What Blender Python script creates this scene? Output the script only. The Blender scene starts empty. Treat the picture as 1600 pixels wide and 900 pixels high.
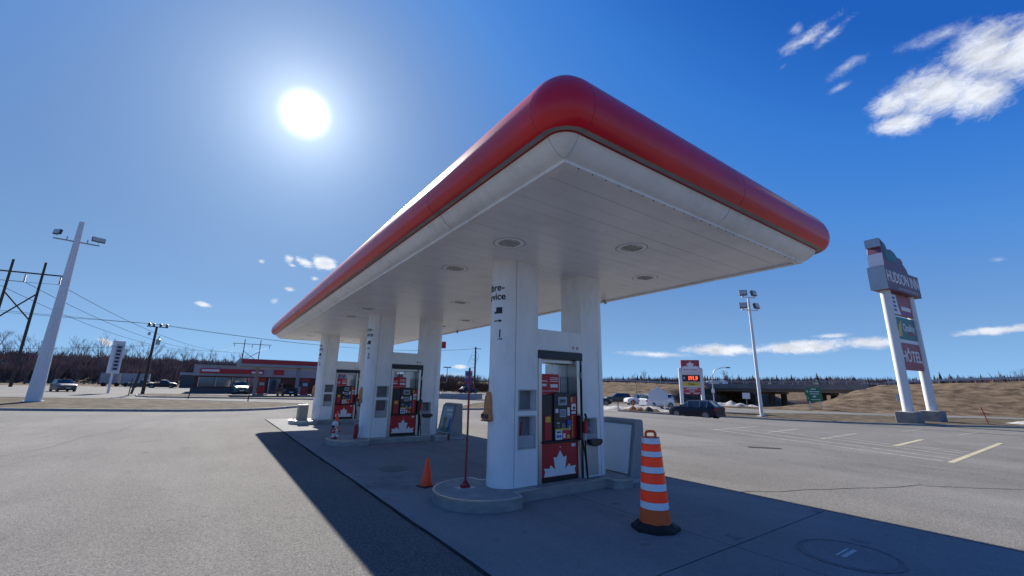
import bpy, bmesh, math, random
from mathutils import Vector, Matrix, Euler
R = math.radians
random.seed(7)
S = bpy.context.scene
C = S.collection

# ------------------------------------------------------------------ camera
FW = Vector((0.5588, 0.7959, 0.2318)).normalized()
yaw, pitch, roll = 0.6122, 0.2339, 0.0176
FW = Vector((math.sin(yaw)*math.cos(pitch), math.cos(yaw)*math.cos(pitch), math.sin(pitch)))
RI = Vector((math.cos(yaw), -math.sin(yaw), 0))
UP = RI.cross(FW)
RR = RI*math.cos(roll) + UP*math.sin(roll)
UU = UP*math.cos(roll) - RI*math.sin(roll)
cam = bpy.data.cameras.new('camera'); co = bpy.data.objects.new('camera', cam); C.objects.link(co)
cam.sensor_width = 36; cam.lens = 647.4/1600*36; cam.clip_start = .05; cam.clip_end = 5000
co.matrix_world = Matrix(((RR.x, UU.x, -FW.x, 0), (RR.y, UU.y, -FW.y, 0), (RR.z, UU.z, -FW.z, 1.7), (0, 0, 0, 1)))
S.camera = co

# ------------------------------------------------------------------ sky, clouds, sun
SUN = Vector((0.0753, 0.8451, 0.5292)).normalized()
SUN_EL = math.asin(SUN.z); SUN_AZ = math.atan2(SUN.x, SUN.y)
W = bpy.data.worlds.new('World'); S.world = W; W.use_nodes = True
nt = W.node_tree; N = nt.nodes; LK = nt.links; N.clear()
def nd(t, **k):
    n = N.new(t)
    for a, b in k.items(): setattr(n, a, b)
    return n
def mth(op, a, b=None, c=None, clamp=False):
    n = nd('ShaderNodeMath', operation=op); n.use_clamp = clamp
    for i, v in enumerate((a, b, c)):
        if v is None: continue
        if isinstance(v, (int, float)): n.inputs[i].default_value = v
        else: LK.new(v, n.inputs[i])
    return n.outputs[0]
def dotc(vec, c):
    n = nd('ShaderNodeVectorMath', operation='DOT_PRODUCT'); LK.new(vec, n.inputs[0]); n.inputs[1].default_value = c
    return n.outputs['Value']
sky = nd('ShaderNodeTexSky', sky_type='NISHITA')
sky.sun_disc = False; sky.sun_elevation = SUN_EL; sky.sun_rotation = SUN_AZ
sky.altitude = 60; sky.air_density = 1.0; sky.dust_density = .35; sky.ozone_density = 3.0
lum = nd('ShaderNodeVectorMath', operation='DOT_PRODUCT'); LK.new(sky.outputs[0], lum.inputs[0]); lum.inputs[1].default_value = (.3, .6, .1)
# grade the physical sky: same luminance order, deeper blue as the phone camera shows it
hs = nd('ShaderNodeValToRGB'); LK.new(mth('DIVIDE', lum.outputs['Value'], 12., clamp=True), hs.inputs['Fac'])
_rows = [(.12, (.009, .092, .42)), (.16, (.011, .105, .46)), (.20, (.030, .175, .59)), (.26, (.055, .218, .61)), (.33, (.082, .226, .555)), (.44, (.110, .238, .515)), (.62, (.134, .268, .535)), (.90, (.165, .32, .60)), (1.2, (.21, .40, .68))]
while len(hs.color_ramp.elements) < len(_rows): hs.color_ramp.elements.new(.5)
for _e, (_p, _c) in zip(hs.color_ramp.elements, _rows): _e.position = _p/1.2; _e.color = tuple(v/1.68 for v in _c) + (1,)
sc10 = nd('ShaderNodeVectorMath', operation='SCALE'); LK.new(hs.outputs[0], sc10.inputs[0]); sc10.inputs['Scale'].default_value = 10.
bg = nd('ShaderNodeBackground'); bg.inputs['Strength'].default_value = .10
tc = nd('ShaderNodeTexCoord'); D = tc.outputs['Generated']
def cnoise(scale, det, rough, dist=0, stretch=(1, 1, 1)):
    m = nd('ShaderNodeMapping'); m.inputs['Scale'].default_value = stretch; LK.new(D, m.inputs['Vector'])
    n = nd('ShaderNodeTexNoise'); LK.new(m.outputs[0], n.inputs['Vector'])
    n.inputs['Scale'].default_value = scale; n.inputs['Detail'].default_value = det
    n.inputs['Roughness'].default_value = rough; n.inputs['Distortion'].default_value = dist
    return n.outputs['Fac']
nA = cnoise(11, 12, .68, .9, (1, 1, 1.7)); nB = cnoise(46, 10, .70, .6, (1, 1, 1.8))
nmix = mth('ADD', mth('MULTIPLY', mth('SUBTRACT', nA, .5), 1.7), mth('MULTIPLY', mth('SUBTRACT', nB, .5), 1.5))
def pix_dir(x, y):
    return (FW + RR*((x-800)/647.4) + UU*((450-y)/647.4)).normalized()
# each cloud: direction (from azimuth / elevation), half widths in degrees, tilt, softness, strength
def cloud(d, wx, wz, tilt=0., k=.7, soft=.55, amt=1.):
    c = d; a = Vector((0, 0, 1)).cross(c).normalized()*-1; b = a.cross(c)*-1
    a2 = a*math.cos(tilt) + b*math.sin(tilt); b2 = b*math.cos(tilt) - a*math.sin(tilt)
    dc = mth('MAXIMUM', dotc(D, c), .05)
    u = mth('DIVIDE', dotc(D, a2), dc); v = mth('DIVIDE', dotc(D, b2), dc)
    u = mth('DIVIDE', u, math.tan(R(wx))); v = mth('DIVIDE', v, math.tan(R(wz)))
    r = mth('SQRT', mth('ADD', mth('MULTIPLY', u, u), mth('MULTIPLY', v, v)))
    e = mth('ADD', mth('SUBTRACT', 1., r), mth('MULTIPLY', nmix, k))
    e = mth('DIVIDE', e, soft, clamp=True)
    e = mth('MULTIPLY', e, amt)
    return e
def azel(az, el):
    az, el = R(az), R(el); return Vector((math.sin(az)*math.cos(el), math.cos(az)*math.cos(el), math.sin(el)))
CL = []   # filled from the table below (azimuth from +Y, elevation, half width, half height, tilt, noise, soft, amount)
for row in [
    (84.9, 28.0, 4.6, 2.9, 10, .6, .9, 1.0),
    (88.6, 29.6, 3.2, 3.2, -4, .6, .9, 1.0),
    (82.0, 26.3, 3.0, 1.5, 8, .8, .9, .92),
    (81.6, 28.4, 2.6, 1.8, 8, .8, 1., .9),
    (87.4, 26.6, 3.0, 2.4, 0, .7, .9, .95),
    (86.0, 32.6, 3.0, .8, 8, 1.1, 1.2, .55),
    (91.0, 28.5, 3.0, 3.2, 0, .6, .8, .95),
    (75.2, 37.39, 3.0, 0.95, -12, 1.3, 1.2, 0.65),
    (77.7, 36.9, 2.3, 0.6, -19, 1.3, 1.2, 0.5),
    (74.4, 38.6, 0.9, 0.7, 48, 1.2, 1.2, 0.5),
    (78.37, 33.4, 1.9, 0.8, -14, 1.2, 1.2, 0.5),
    (77.45, 31.7, 1.2, 0.4, -10, 1.1, 1.1, 0.4),
    (72.3, 35.6, 0.6, 0.3, -20, 1.1, 1.2, 0.3),
    (54.6, 4.36, 5.2, 0.5, 2.6, 0.8, 0.8, 0.75),
    (62.1, 4.85, 6.0, 0.85, 2, 0.75, 0.7, 0.9),
    (69.9, 4.9, 5.6, 0.9, -1, 0.75, 0.7, 0.92),
    (75.5, 5.1, 3.4, 0.7, 3.4, 0.8, 0.8, 0.85),
    (72.9, 6.0, 2.0, 0.32, 0, 0.9, 0.9, 0.6),
    (84.6, 5.65, 3.6, 0.5, -2, 0.75, 0.7, 0.9),
    (89.5, 5.4, 3.0, 0.45, -3, 0.75, 0.7, 0.9),
    (86.1, 11.9, 0.8, 0.35, 2.6, 1.1, 1.1, 0.4),
    (9.6, 14.9, 1.9, 1.15, 6, 0.6, 0.5, 1.0),
    (7.6, 14.6, 1.5, 0.75, 8, 0.8, 0.6, 0.95),
    (5.75, 14.8, 0.8, 0.7, 42, 1.0, 0.8, 0.8),
    (6.2, 14.1, 0.7, 0.28, 8, 1.0, 0.8, 0.7),
    (-1.97, 8.3, 0.9, 0.33, 7, 0.9, 0.7, 0.95),
    (2.86, 14.07, 0.4, 0.28, 9, 1.0, 0.9, 0.7),
    (8.9, 12.84, 0.7, 0.45, 7, 1.0, 0.9, 0.7),
    (6.2, 11.15, 0.65, 0.36, 7, 1.0, 0.8, 0.8),
    (4.9, 9.5, 0.65, 0.42, -21, 1.0, 0.9, 0.6),
    (28.2, 2.5, 1.4, 0.38, 1, 0.8, 0.6, 0.9),
    (26.7, 1.5, 3.6, 0.36, 1, 0.9, 1.0, 0.5),
    (-9.1, 3.6, 0.9, 0.4, 26, 0.9, 0.7, 0.9),
    ]:
    CL.append(cloud(azel(row[0], row[1]), row[2], row[3], R(row[4]), row[5], row[6], row[7]))
hz = nd('ShaderNodeMixRGB'); LK.new(sc10.outputs[0], hz.inputs['Color1']); hz.inputs['Color2'].default_value = (2.8/1.68, 5.35/1.68, 8.6/1.68, 1)
LK.new(mth('POWER', 2.718, mth('DIVIDE', mth('MAXIMUM', dotc(D, (0, 0, 1)), 0.), -.115)), hz.inputs['Fac'])
acc = CL[0]
for c in CL[1:]: acc = mth('MAXIMUM', acc, c)
acc = mth('MULTIPLY', mth('MULTIPLY', acc, acc), mth('SUBTRACT', 3., mth('MULTIPLY', acc, 2.)))
cm = nd('ShaderNodeMixRGB'); LK.new(acc, cm.inputs['Fac']); LK.new(hz.outputs[0], cm.inputs['Color1'])
cshade = nd('ShaderNodeMapRange'); LK.new(cnoise(26, 8, .6, .4, (1, 1, 2.2)), cshade.inputs['Value'])
cshade.inputs['From Min'].default_value = .3; cshade.inputs['From Max'].default_value = .7
cshade.inputs['To Min'].default_value = 3.6; cshade.inputs['To Max'].default_value = 5.6
cc = nd('ShaderNodeCombineXYZ')
for i, k in enumerate((.93, .98, 1.08)): LK.new(mth('MULTIPLY', cshade.outputs[0], k), cc.inputs[i])
LK.new(cc.outputs[0], cm.inputs['Color2'])
# the sun itself with the bright air round it
sd = mth('MAXIMUM', dotc(D, SUN), 0.)
ang = mth('ARCCOSINE', mth('MINIMUM', sd, 1.))
dk_ = mth('SUBTRACT', 1., mth('DIVIDE', mth('SUBTRACT', ang, R(.5)), R(3.1), clamp=True))
disc = mth('MULTIPLY', mth('MULTIPLY', dk_, mth('MULTIPLY', dk_, dk_)), 30.)
g1 = mth('MULTIPLY', mth('POWER', 2.718, mth('MULTIPLY', ang, -1/R(3.6))), 4.5)
g2 = mth('MULTIPLY', mth('POWER', 2.718, mth('MULTIPLY', ang, -1/R(12.))), 1.25)
glow = mth('ADD', mth('ADD', disc, g1), g2)
gc = nd('ShaderNodeCombineXYZ')
for i, k in enumerate((.95, 1., 1.02)): LK.new(mth('MULTIPLY', glow, k), gc.inputs[i])
ga = nd('ShaderNodeVectorMath', operation='ADD'); LK.new(cm.outputs[0], ga.inputs[0]); LK.new(gc.outputs[0], ga.inputs[1])
LK.new(ga.outputs[0], bg.inputs['Color'])
wo = nd('ShaderNodeOutputWorld'); LK.new(bg.outputs[0], wo.inputs['Surface'])

sl = bpy.data.lights.new('sun', 'SUN'); sl.energy = 5.0; sl.angle = R(.53); sl.color = (1., .955, .89)
so = bpy.data.objects.new('sun', sl); C.objects.link(so)
so.rotation_euler = (-SUN).to_track_quat('-Z', 'Y').to_euler(); so.location = SUN*60
S.view_settings.view_transform = 'Standard'; S.view_settings.look = 'None'
S.view_settings.gamma = 1; S.view_settings.exposure = 0.88; S.view_settings.use_curve_mapping = False
S.cycles.max_bounces = 10; S.cycles.diffuse_bounces = 5; S.cycles.caustics_reflective = False; S.cycles.caustics_refractive = False

# ------------------------------------------------------------------ materials
MATS = {}
def mat(name, col, rough=.6, metal=0., var=.12, scale=4., bump=0., bscale=None, spec=.5, col2=None, dirt=0., coat=0., stretch=(1, 1, 1), emit=None, world=False):
    if name in MATS: return MATS[name]
    m = bpy.data.materials.new(name); m.use_nodes = True; t = m.node_tree; n = t.nodes; l = t.links
    p = n['Principled BSDF']; p.inputs['Roughness'].default_value = rough; p.inputs['Metallic'].default_value = metal
    p.inputs['Specular IOR Level'].default_value = spec; p.inputs['Coat Weight'].default_value = coat; p.inputs['Coat Roughness'].default_value = .08
    tcn = n.new('ShaderNodeTexCoord'); mp = n.new('ShaderNodeMapping'); mp.inputs['Scale'].default_value = stretch
    if world:
        g = n.new('ShaderNodeNewGeometry'); l.new(g.outputs['Position'], mp.inputs['Vector'])
    else: l.new(tcn.outputs['Object'], mp.inputs['Vector'])
    nz = n.new('ShaderNodeTexNoise'); nz.inputs['Scale'].default_value = scale; nz.inputs['Detail'].default_value = 6; nz.inputs['Roughness'].default_value = .65
    l.new(mp.outputs[0], nz.inputs['Vector'])
    rp = n.new('ShaderNodeValToRGB'); l.new(nz.outputs['Fac'], rp.inputs['Fac'])
    c1 = tuple(v*(1-var) for v in col) + (1,); c2 = tuple(v*(1+var) if v > 1 else min(1, v*(1+var)) for v in (col2 or col)) + (1,)
    rp.color_ramp.elements[0].position = .33; rp.color_ramp.elements[0].color = c1
    rp.color_ramp.elements[1].position = .67; rp.color_ramp.elements[1].color = c2
    out = rp.outputs[0]
    if dirt:
        n2 = n.new('ShaderNodeTexNoise'); n2.inputs['Scale'].default_value = scale*.37; n2.inputs['Detail'].default_value = 9; n2.inputs['Roughness'].default_value = .75
        l.new(mp.outputs[0], n2.inputs['Vector'])
        mr = n.new('ShaderNodeMapRange'); mr.inputs['From Min'].default_value = .52; mr.inputs['From Max'].default_value = .8; mr.inputs['To Max'].default_value = dirt
        l.new(n2.outputs['Fac'], mr.inputs['Value'])
        mx = n.new('ShaderNodeMixRGB'); l.new(mr.outputs[0], mx.inputs['Fac']); l.new(out, mx.inputs['Color1']); mx.inputs['Color2'].default_value = (.10, .085, .065, 1)
        out = mx.outputs[0]
    l.new(out, p.inputs['Base Color'])
    if bump:
        nb = n.new('ShaderNodeTexNoise'); nb.inputs['Scale'].default_value = bscale or scale*6; nb.inputs['Detail'].default_value = 4; l.new(mp.outputs[0], nb.inputs['Vector'])
        b = n.new('ShaderNodeBump'); b.inputs['Strength'].default_value = bump; b.inputs['Distance'].default_value = .02
        l.new(nb.outputs['Fac'], b.inputs['Height']); l.new(b.outputs[0], p.inputs['Normal'])
    if emit:
        p.inputs['Emission Color'].default_value = emit[0] + (1,); p.inputs['Emission Strength'].default_value = emit[1]
    MATS[name] = m; return m
def glass(name, col, rough=.05):
    m = mat(name, col, rough, 0, .05, 1., spec=.9); return m

def asphalt(name, base, agg_amt, stain):
    m = bpy.data.materials.new(name); m.use_nodes = True; t = m.node_tree; n = t.nodes; l = t.links
    p = n['Principled BSDF']; p.inputs['Roughness'].default_value = .95; p.inputs['Specular IOR Level'].default_value = .12
    g = n.new('ShaderNodeNewGeometry'); P = g.outputs['Position']
    def noise(sc, det, ro, st=(1, 1, 1), dist=0):
        mp = n.new('ShaderNodeMapping'); mp.inputs['Scale'].default_value = st; l.new(P, mp.inputs['Vector'])
        x = n.new('ShaderNodeTexNoise'); x.inputs['Scale'].default_value = sc; x.inputs['Detail'].default_value = det; x.inputs['Roughness'].default_value = ro; x.inputs['Distortion'].default_value = dist
        l.new(mp.outputs[0], x.inputs['Vector']); return x.outputs['Fac']
    def ramp(f, a, b, ca, cb):
        r = n.new('ShaderNodeValToRGB'); l.new(f, r.inputs['Fac']); e = r.color_ramp.elements
        e[0].position = a; e[1].position = b; e[0].color = ca + (1,); e[1].color = cb + (1,); return r.outputs[0]
    def mix(f, a, b, mode='MIX'):
        x = n.new('ShaderNodeMixRGB'); x.blend_type = mode
        if isinstance(f, float): x.inputs['Fac'].default_value = f
        else: l.new(f, x.inputs['Fac'])
        l.new(a, x.inputs['Color1']); l.new(b, x.inputs['Color2']); return x.outputs[0]
    big = ramp(noise(.16, 5, .6), .3, .7, tuple(v*.80 for v in base), tuple(v*1.12 for v in base))
    streak = ramp(noise(.5, 6, .7, (1., .16, 1), .4), .35, .75, (.80, .80, .80), (1.10, 1.09, 1.07))
    c = mix(1., big, streak, 'MULTIPLY')
    vo = n.new('ShaderNodeTexVoronoi'); vo.inputs['Scale'].default_value = 85; l.new(P, vo.inputs['Vector'])
    agg = ramp(vo.outputs['Color'], .1, .9, (1-.38*agg_amt,)*3, (1+.38*agg_amt, 1+.37*agg_amt, 1+.34*agg_amt))
    c = mix(1., c, agg, 'MULTIPLY')
    fine = ramp(noise(34, 5, .7), .3, .7, (1-.2*agg_amt,)*3, (1+.2*agg_amt,)*3); c = mix(1., c, fine, 'MULTIPLY')
    st = ramp(noise(.42, 8, .72, (1, 1, 1), .8), .56, .78, (1, 1, 1), stain); c = mix(1., c, st, 'MULTIPLY')
    spots = ramp(noise(2.2, 4, .55), .66, .74, (1, 1, 1), (.66, .66, .68)); c = mix(1., c, spots, 'MULTIPLY')
    l.new(c, p.inputs['Base Color'])
    b = n.new('ShaderNodeBump'); b.inputs['Strength'].default_value = .5; b.inputs['Distance'].default_value = .006; l.new(vo.outputs['Distance'], b.inputs['Height']); l.new(b.outputs[0], p.inputs['Normal'])
    MATS[name] = m; return m
asphalt('asphalt', (.180, .173, .161), 1., (.74, .74, .75))
asphalt('concrete', (.31, .31, .30), .35, (.55, .55, .56))
mat('earth', (.066, .050, .034), .95, 0, .45, .55, bump=1., bscale=2.2, col2=(.135, .098, .064), world=True, dirt=.3, spec=.04)
mat('verge_grass', (.07, .058, .042), .95, 0, .5, 1.1, bump=.6, bscale=9., col2=(.105, .086, .060), world=True, dirt=.3, spec=.04)
mat('kerb', (.30, .29, .27), .85, 0, .2, 2., dirt=.5, world=True)
mat('white_panel', (.87, .87, .86), .42, 0, .05, 4., dirt=.30, coat=.1, stretch=(1, 1, .45), bump=.04, bscale=2.)
mat('lip_white', (.84, .84, .82), .4, 0, .06, 3., dirt=.35, bump=.05, bscale=2.)
mat('soffit_white', (.83, .83, .815), .30, 0, .05, 1.6, dirt=.22, spec=.6, world=True)
mat('canopy_red', (.66, .009, .02), .36, 0, .12, .9, dirt=.16, coat=.12, world=True, bump=.10, bscale=1.6)
mat('thin_red', (.32, .012, .018), .4, 0, .1, 2.)
mat('seam_grey', (.33, .33, .32), .6, 0, .15, 3., dirt=.4)
mat('steel', (.56, .55, .53), .32, .9, .1, 3., stretch=(1, 1, .15))
mat('alu', (.42, .43, .44), .45, .6, .1, 3., dirt=.2)
mat('galv', (.40, .41, .43), .5, .4, .12, 3.)
mat('black', (.012, .013, .016), .4, 0, .2, 4.)
mat('rubber', (.014, .014, .015), .75, 0, .3, 10., bump=.3)
mat('pump_black', (.014, .016, .022), .32, 0, .2, 5.)
mat('pump_red', (.50, .012, .022), .4, 0, .08, 4., dirt=.08)
mat('print_white', (.78, .78, .77), .5, 0, .03, 3.)
mat('print_yellow', (.72, .48, .06), .5, 0, .08, 6.)
mat('print_dark', (.03, .032, .04), .6, 0, .1, 6.)
mat('print_blue', (.03, .10, .42), .5, 0, .08, 6.)
mat('print_grey', (.45, .46, .47), .5, 0, .15, 12.)
mat('screen', (.16, .24, .30), .15, 0, .2, 8.)
mat('recess', (.20, .21, .22), .6, 0, .15, 4.)
mat('island_concrete', (.30, .30, .285), .85, 0, .18, 5., bump=.3, bscale=40, dirt=.45)
mat('island_steel', (.36, .37, .37), .45, .55, .22, 3., dirt=.55, stretch=(1, 1, 2))
mat('orange', (1.3, .09, .012), .5, 0, .08, 5., dirt=.12)
mat('orange_refl', (2.3, .075, .006)   # fluorescent sheeting: gives back more red than it receives
    , .35, 0, .05, 8., dirt=.05)
mat('white_refl', (.88, .88, .89), .35, 0, .05, 8., dirt=.2)
mat('drum_body', (1.0, .13, .02), .6, 0, .12, 5., dirt=.3)
mat('tan_canvas', (.62, .27, .10), .85, 0, .25, 9., bump=.4, dirt=.3)
mat('bin_grey', (.40, .41, .42), .6, 0, .1, 3., dirt=.3)
mat('stand_grey', (.27, .275, .285), .6, 0, .1, 3., dirt=.3)
mat('beige', (.38, .34, .27), .7, 0, .12, 4., dirt=.3)
mat('pole_white', (.70, .71, .70), .5, 0, .08, .8, dirt=.25, stretch=(1, 1, .3))
mat('wood_pole', (.075, .055, .042), .9, 0, .3, 3., stretch=(4, 4, .4))
mat('bark', (.095, .075, .062), .9, 0, .3, 4.)
mat('twig', (.17, .13, .115), .9, 0, .3, .5, world=True)
mat('wood_mass', (.19, .14, .13), .95, 0, .45, .12, world=True, col2=(.25, .18, .16))
mat('conifer', (.045, .055, .045), .9, 0, .4, .3, world=True)
mat('shrub', (.105, .070, .05), .95, 0, .4, .4, world=True)
mat('snow', (.34, .32, .29), .85, 0, .25, 2.5, bump=.6, dirt=.95)
mat('paint_line', (.38, .335, .21), .8, 0, .25, 6., world=True)
mat('paint_worn', (.27, .245, .195), .85, 0, .3, 5., world=True)
mat('crack', (.085, .082, .078), 1., 0, .3, 5., spec=0.)
mat('tar', (.05, .05, .05), 1., 0, .3, 5., spec=0.)
mat('manhole', (.16, .165, .17), .7, .3, .2, 12., bump=.5, bscale=60)
mat('brick', (.11, .045, .032), .85, 0, .3, 2., bump=.2)
mat('bld_white', (.34, .33, .32), .7, 0, .08, 1., dirt=.2)  # white darkened: the shade on the store front band is in this colour
mat('bld_red', (.42, .02, .025), .5, 0, .12, 1.)
mat('bld_dark', (.07, .07, .075), .6, 0, .1, 1.)
mat('shop_glass', (.05, .08, .10), .06, 0, .1, .3, spec=.9)
mat('bridge', (.20, .195, .185), .85, 0, .2, .6, dirt=.5)
mat('sign_green', (.015, .17, .085), .5, 0, .08, 2.)
mat('maroon', (.17, .06, .10), .45, 0, .12, 1.)
mat('teal', (.03, .16, .17), .45, 0, .12, 1.)
mat('hotel_red', (.36, .05, .065), .45, 0, .1, 1.)
mat('hotel_green', (.04, .16, .15), .45, 0, .1, 1.)
mat('led', (.5, .02, .01), .4, 0, .1, 9., emit=((1., .08, .03), 1.6))
mat('lamp_ring', (.93, .93, .92), .35, 0, .03, 6.)
mat('lens', (.50, .51, .49), .3, 0, .45, 16., dirt=.3)
mat('tail_red', (.35, .01, .01), .2, 0, .1, 8.)
mat('tyre', (.016, .016, .017), .85, 0, .2, 8.)
mat('rim', (.20, .205, .21), .4, .6, .1, 6.)
mat('car_glass', (.018, .022, .026), .06, 0, .1, 2., spec=.9)
for nm, c in (('navy', (.004, .006, .02)), ('car_white', (.72, .73, .74)), ('car_grey', (.05, .06, .065)), ('car_silver', (.22, .23, .24)), ('car_teal', (.03, .10, .12)), ('car_dark', (.014, .016, .02))):
    mat(nm, c, .4, .05, .06, 2., coat=.15, dirt=.04, spec=.3)
mat('wire', (.03, .03, .032), .6, 0, .1, 1.)
mat('insul', (.10, .09, .09), .4, 0, .2, 6.)
mat('stone', (.28, .26, .23), .95, 0, .3, 2., bump=.6, dirt=.5)
M = MATS

# ------------------------------------------------------------------ mesh helpers
class MB:
    def __init__(s): s.v = []; s.f = []
    def add(s, vs, fs):
        o = len(s.v); s.v += [tuple(v) for v in vs]; s.f += [tuple(i+o for i in f) for f in fs]; return s
    def box(s, x0, x1, y0, y1, z0, z1):
        return s.add([(x0, y0, z0), (x1, y0, z0), (x1, y1, z0), (x0, y1, z0), (x0, y0, z1), (x1, y0, z1), (x1, y1, z1), (x0, y1, z1)],
                     [(0, 3, 2, 1), (4, 5, 6, 7), (0, 1, 5, 4), (1, 2, 6, 5), (2, 3, 7, 6), (3, 0, 4, 7)])
    def prism(s, poly, z0, z1):                 # polygon in xy (ccw) extruded in z
        n = len(poly)
        return s.add([(x, y, z0) for x, y in poly] + [(x, y, z1) for x, y in poly],
                     [tuple(range(n))[::-1], tuple(range(n, 2*n))] + [(i, (i+1) % n, n+(i+1) % n, n+i) for i in range(n)])
    def plate(s, poly, y0, y1):                 # polygon in xz extruded in y
        n = len(poly)
        return s.add([(x, y0, z) for x, z in poly] + [(x, y1, z) for x, z in poly],
                     [tuple(range(n)), tuple(range(n, 2*n))[::-1]] + [(i, n+i, n+(i+1) % n, (i+1) % n) for i in range(n)])
    def sideplate(s, poly, x0, x1):             # polygon in yz extruded in x
        n = len(poly)
        return s.add([(x0, y, z) for y, z in poly] + [(x1, y, z) for y, z in poly],
                     [tuple(range(n))[::-1], tuple(range(n, 2*n))] + [(i, (i+1) % n, n+(i+1) % n, n+i) for i in range(n)])
    def tube(s, pts, r, seg=8, r2=None, cap=True):
        pts = [Vector(p) for p in pts]; n = len(pts); vs = []; ref = None
        for i, p in enumerate(pts):
            t = (pts[min(i+1, n-1)] - pts[max(i-1, 0)]).normalized()
            if ref is None: ref = t.orthogonal().normalized()
            ref = (ref - t*ref.dot(t)).normalized(); b = t.cross(ref)
            if isinstance(r, (list, tuple)): rr = r[i]
            else: rr = r if r2 is None else r + (r2-r)*i/max(1, n-1)
            for k in range(seg):
                a = 2*math.pi*k/seg; vs.append(p + (ref*math.cos(a) + b*math.sin(a))*rr)
        fs = [(i*seg+k, i*seg+(k+1) % seg, (i+1)*seg+(k+1) % seg, (i+1)*seg+k) for i in range(n-1) for k in range(seg)]
        if cap: fs += [tuple(range(seg))[::-1], tuple(range((n-1)*seg, n*seg))]
        return s.add(vs, fs)
    def lathe(s, prof, cx=0, cy=0, seg=24):
        n = len(prof); vs = [(cx+r*math.cos(2*math.pi*k/seg), cy+r*math.sin(2*math.pi*k/seg), z) for r, z in prof for k in range(seg)]
        fs = [(i*seg+k, i*seg+(k+1) % seg, (i+1)*seg+(k+1) % seg, (i+1)*seg+k) for i in range(n-1) for k in range(seg)]
        return s.add(vs, fs + [tuple(range(seg))[::-1], tuple(range((n-1)*seg, n*seg))])
    def xf(s, mtx):
        s.v = [tuple(mtx @ Vector(v)) for v in s.v]; return s
    def build(s, name, m=None, parent=None, smooth=False, bevel=0., loc=(0, 0, 0), rz=0.):
        me = bpy.data.meshes.new(name); me.from_pydata(s.v, [], s.f); me.update()
        if m: me.materials.append(M[m] if isinstance(m, str) else m)
        if smooth:
            me.polygons.foreach_set('use_smooth', [True]*len(me.polygons))
            try: me.set_sharp_from_angle(angle=R(40))
            except Exception: pass
        o = bpy.data.objects.new(name, me); C.objects.link(o); o.location = loc; o.rotation_euler = (0, 0, rz)
        if parent: o.parent = parent
        if bevel:
            b = o.modifiers.new('bevel', 'BEVEL'); b.width = bevel; b.segments = 2; b.limit_method = 'ANGLE'; b.angle_limit = R(50)
        return o
def tag(o, label, cat, group=None, kind=None):
    o['label'] = label; o['category'] = cat
    if group: o['group'] = group
    if kind: o['kind'] = kind
    return o
def thing(name, label, cat, loc=(0, 0, 0), rz=0, group=None):
    o = bpy.data.objects.new(name, None); C.objects.link(o); o.location = loc; o.rotation_euler = (0, 0, rz); o.empty_display_size = .2
    return tag(o, label, cat, group)
def struct(o): o['kind'] = 'structure'; return o
def dup(root, loc, rz=None, label=None, parent=None):
    r = root.copy(); C.objects.link(r)
    if parent is None:
        r.location = loc
        if rz is not None: r.rotation_euler = (0, 0, rz)
        if label: r['label'] = label
    else: r.parent = parent
    for ch in [o for o in root.children]: dup(ch, None, parent=r)
    return r
def text_mesh(txt, size, depth=.004, align='CENTER', bold=0., wide=1., spacing=1.):
    cu = bpy.data.curves.new('lettering', 'FONT'); cu.body = txt; cu.size = size; cu.align_x = align; cu.align_y = 'CENTER'
    cu.extrude = depth; cu.offset = bold; cu.space_character = spacing; cu.resolution_u = 3
    o = bpy.data.objects.new('lettering', cu); C.objects.link(o)
    bpy.context.view_layer.update()
    me = bpy.data.meshes.new_from_object(o.evaluated_get(bpy.context.evaluated_depsgraph_get()))
    bpy.data.objects.remove(o); bpy.data.curves.remove(cu)
    mb = MB(); mb.v = [(v.co.x*wide, v.co.y, v.co.z) for v in me.vertices]; mb.f = [tuple(p.vertices) for p in me.polygons]
    bpy.data.meshes.remove(me); return mb
TXZ = Matrix.Rotation(math.pi/2, 4, 'X')        # text lying in xy -> standing, facing -Y
def wall_holes(mb, x0, x1, z0, z1, y, holes, th=.03):
    xs = sorted({x0, x1} | {h[0] for h in holes} | {h[1] for h in holes}); zs = sorted({z0, z1} | {h[2] for h in holes} | {h[3] for h in holes})
    for a, b in zip(xs, xs[1:]):
        for c, d in zip(zs, zs[1:]):
            if any(h[0] <= a and b <= h[1] and h[2] <= c and d <= h[3] for h in holes): continue
            mb.add([(a, y, c), (b, y, c), (b, y, d), (a, y, d)], [(0, 1, 2, 3)])
    for h in holes:      # the recess: five faces going in
        a, b, c, d = h[:4]; y2 = y + h[4]
        mb.add([(a, y, c), (b, y, c), (b, y, d), (a, y, d), (a, y2, c), (b, y2, c), (b, y2, d), (a, y2, d)],
               [(0, 4, 5, 1), (1, 5, 6, 2), (2, 6, 7, 3), (3, 7, 4, 0), (4, 7, 6, 5)])
LEAF = [(-1.0, 0), (-.92, .30), (-1.0, .57), (-.67, .52), (-.59, .75), (-.31, .40), (-.41, 1.26), (-.2, 1.22), (0, 1.69)]
LEAF = LEAF + [(-x, z) for x, z in LEAF[-2::-1]]

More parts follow.
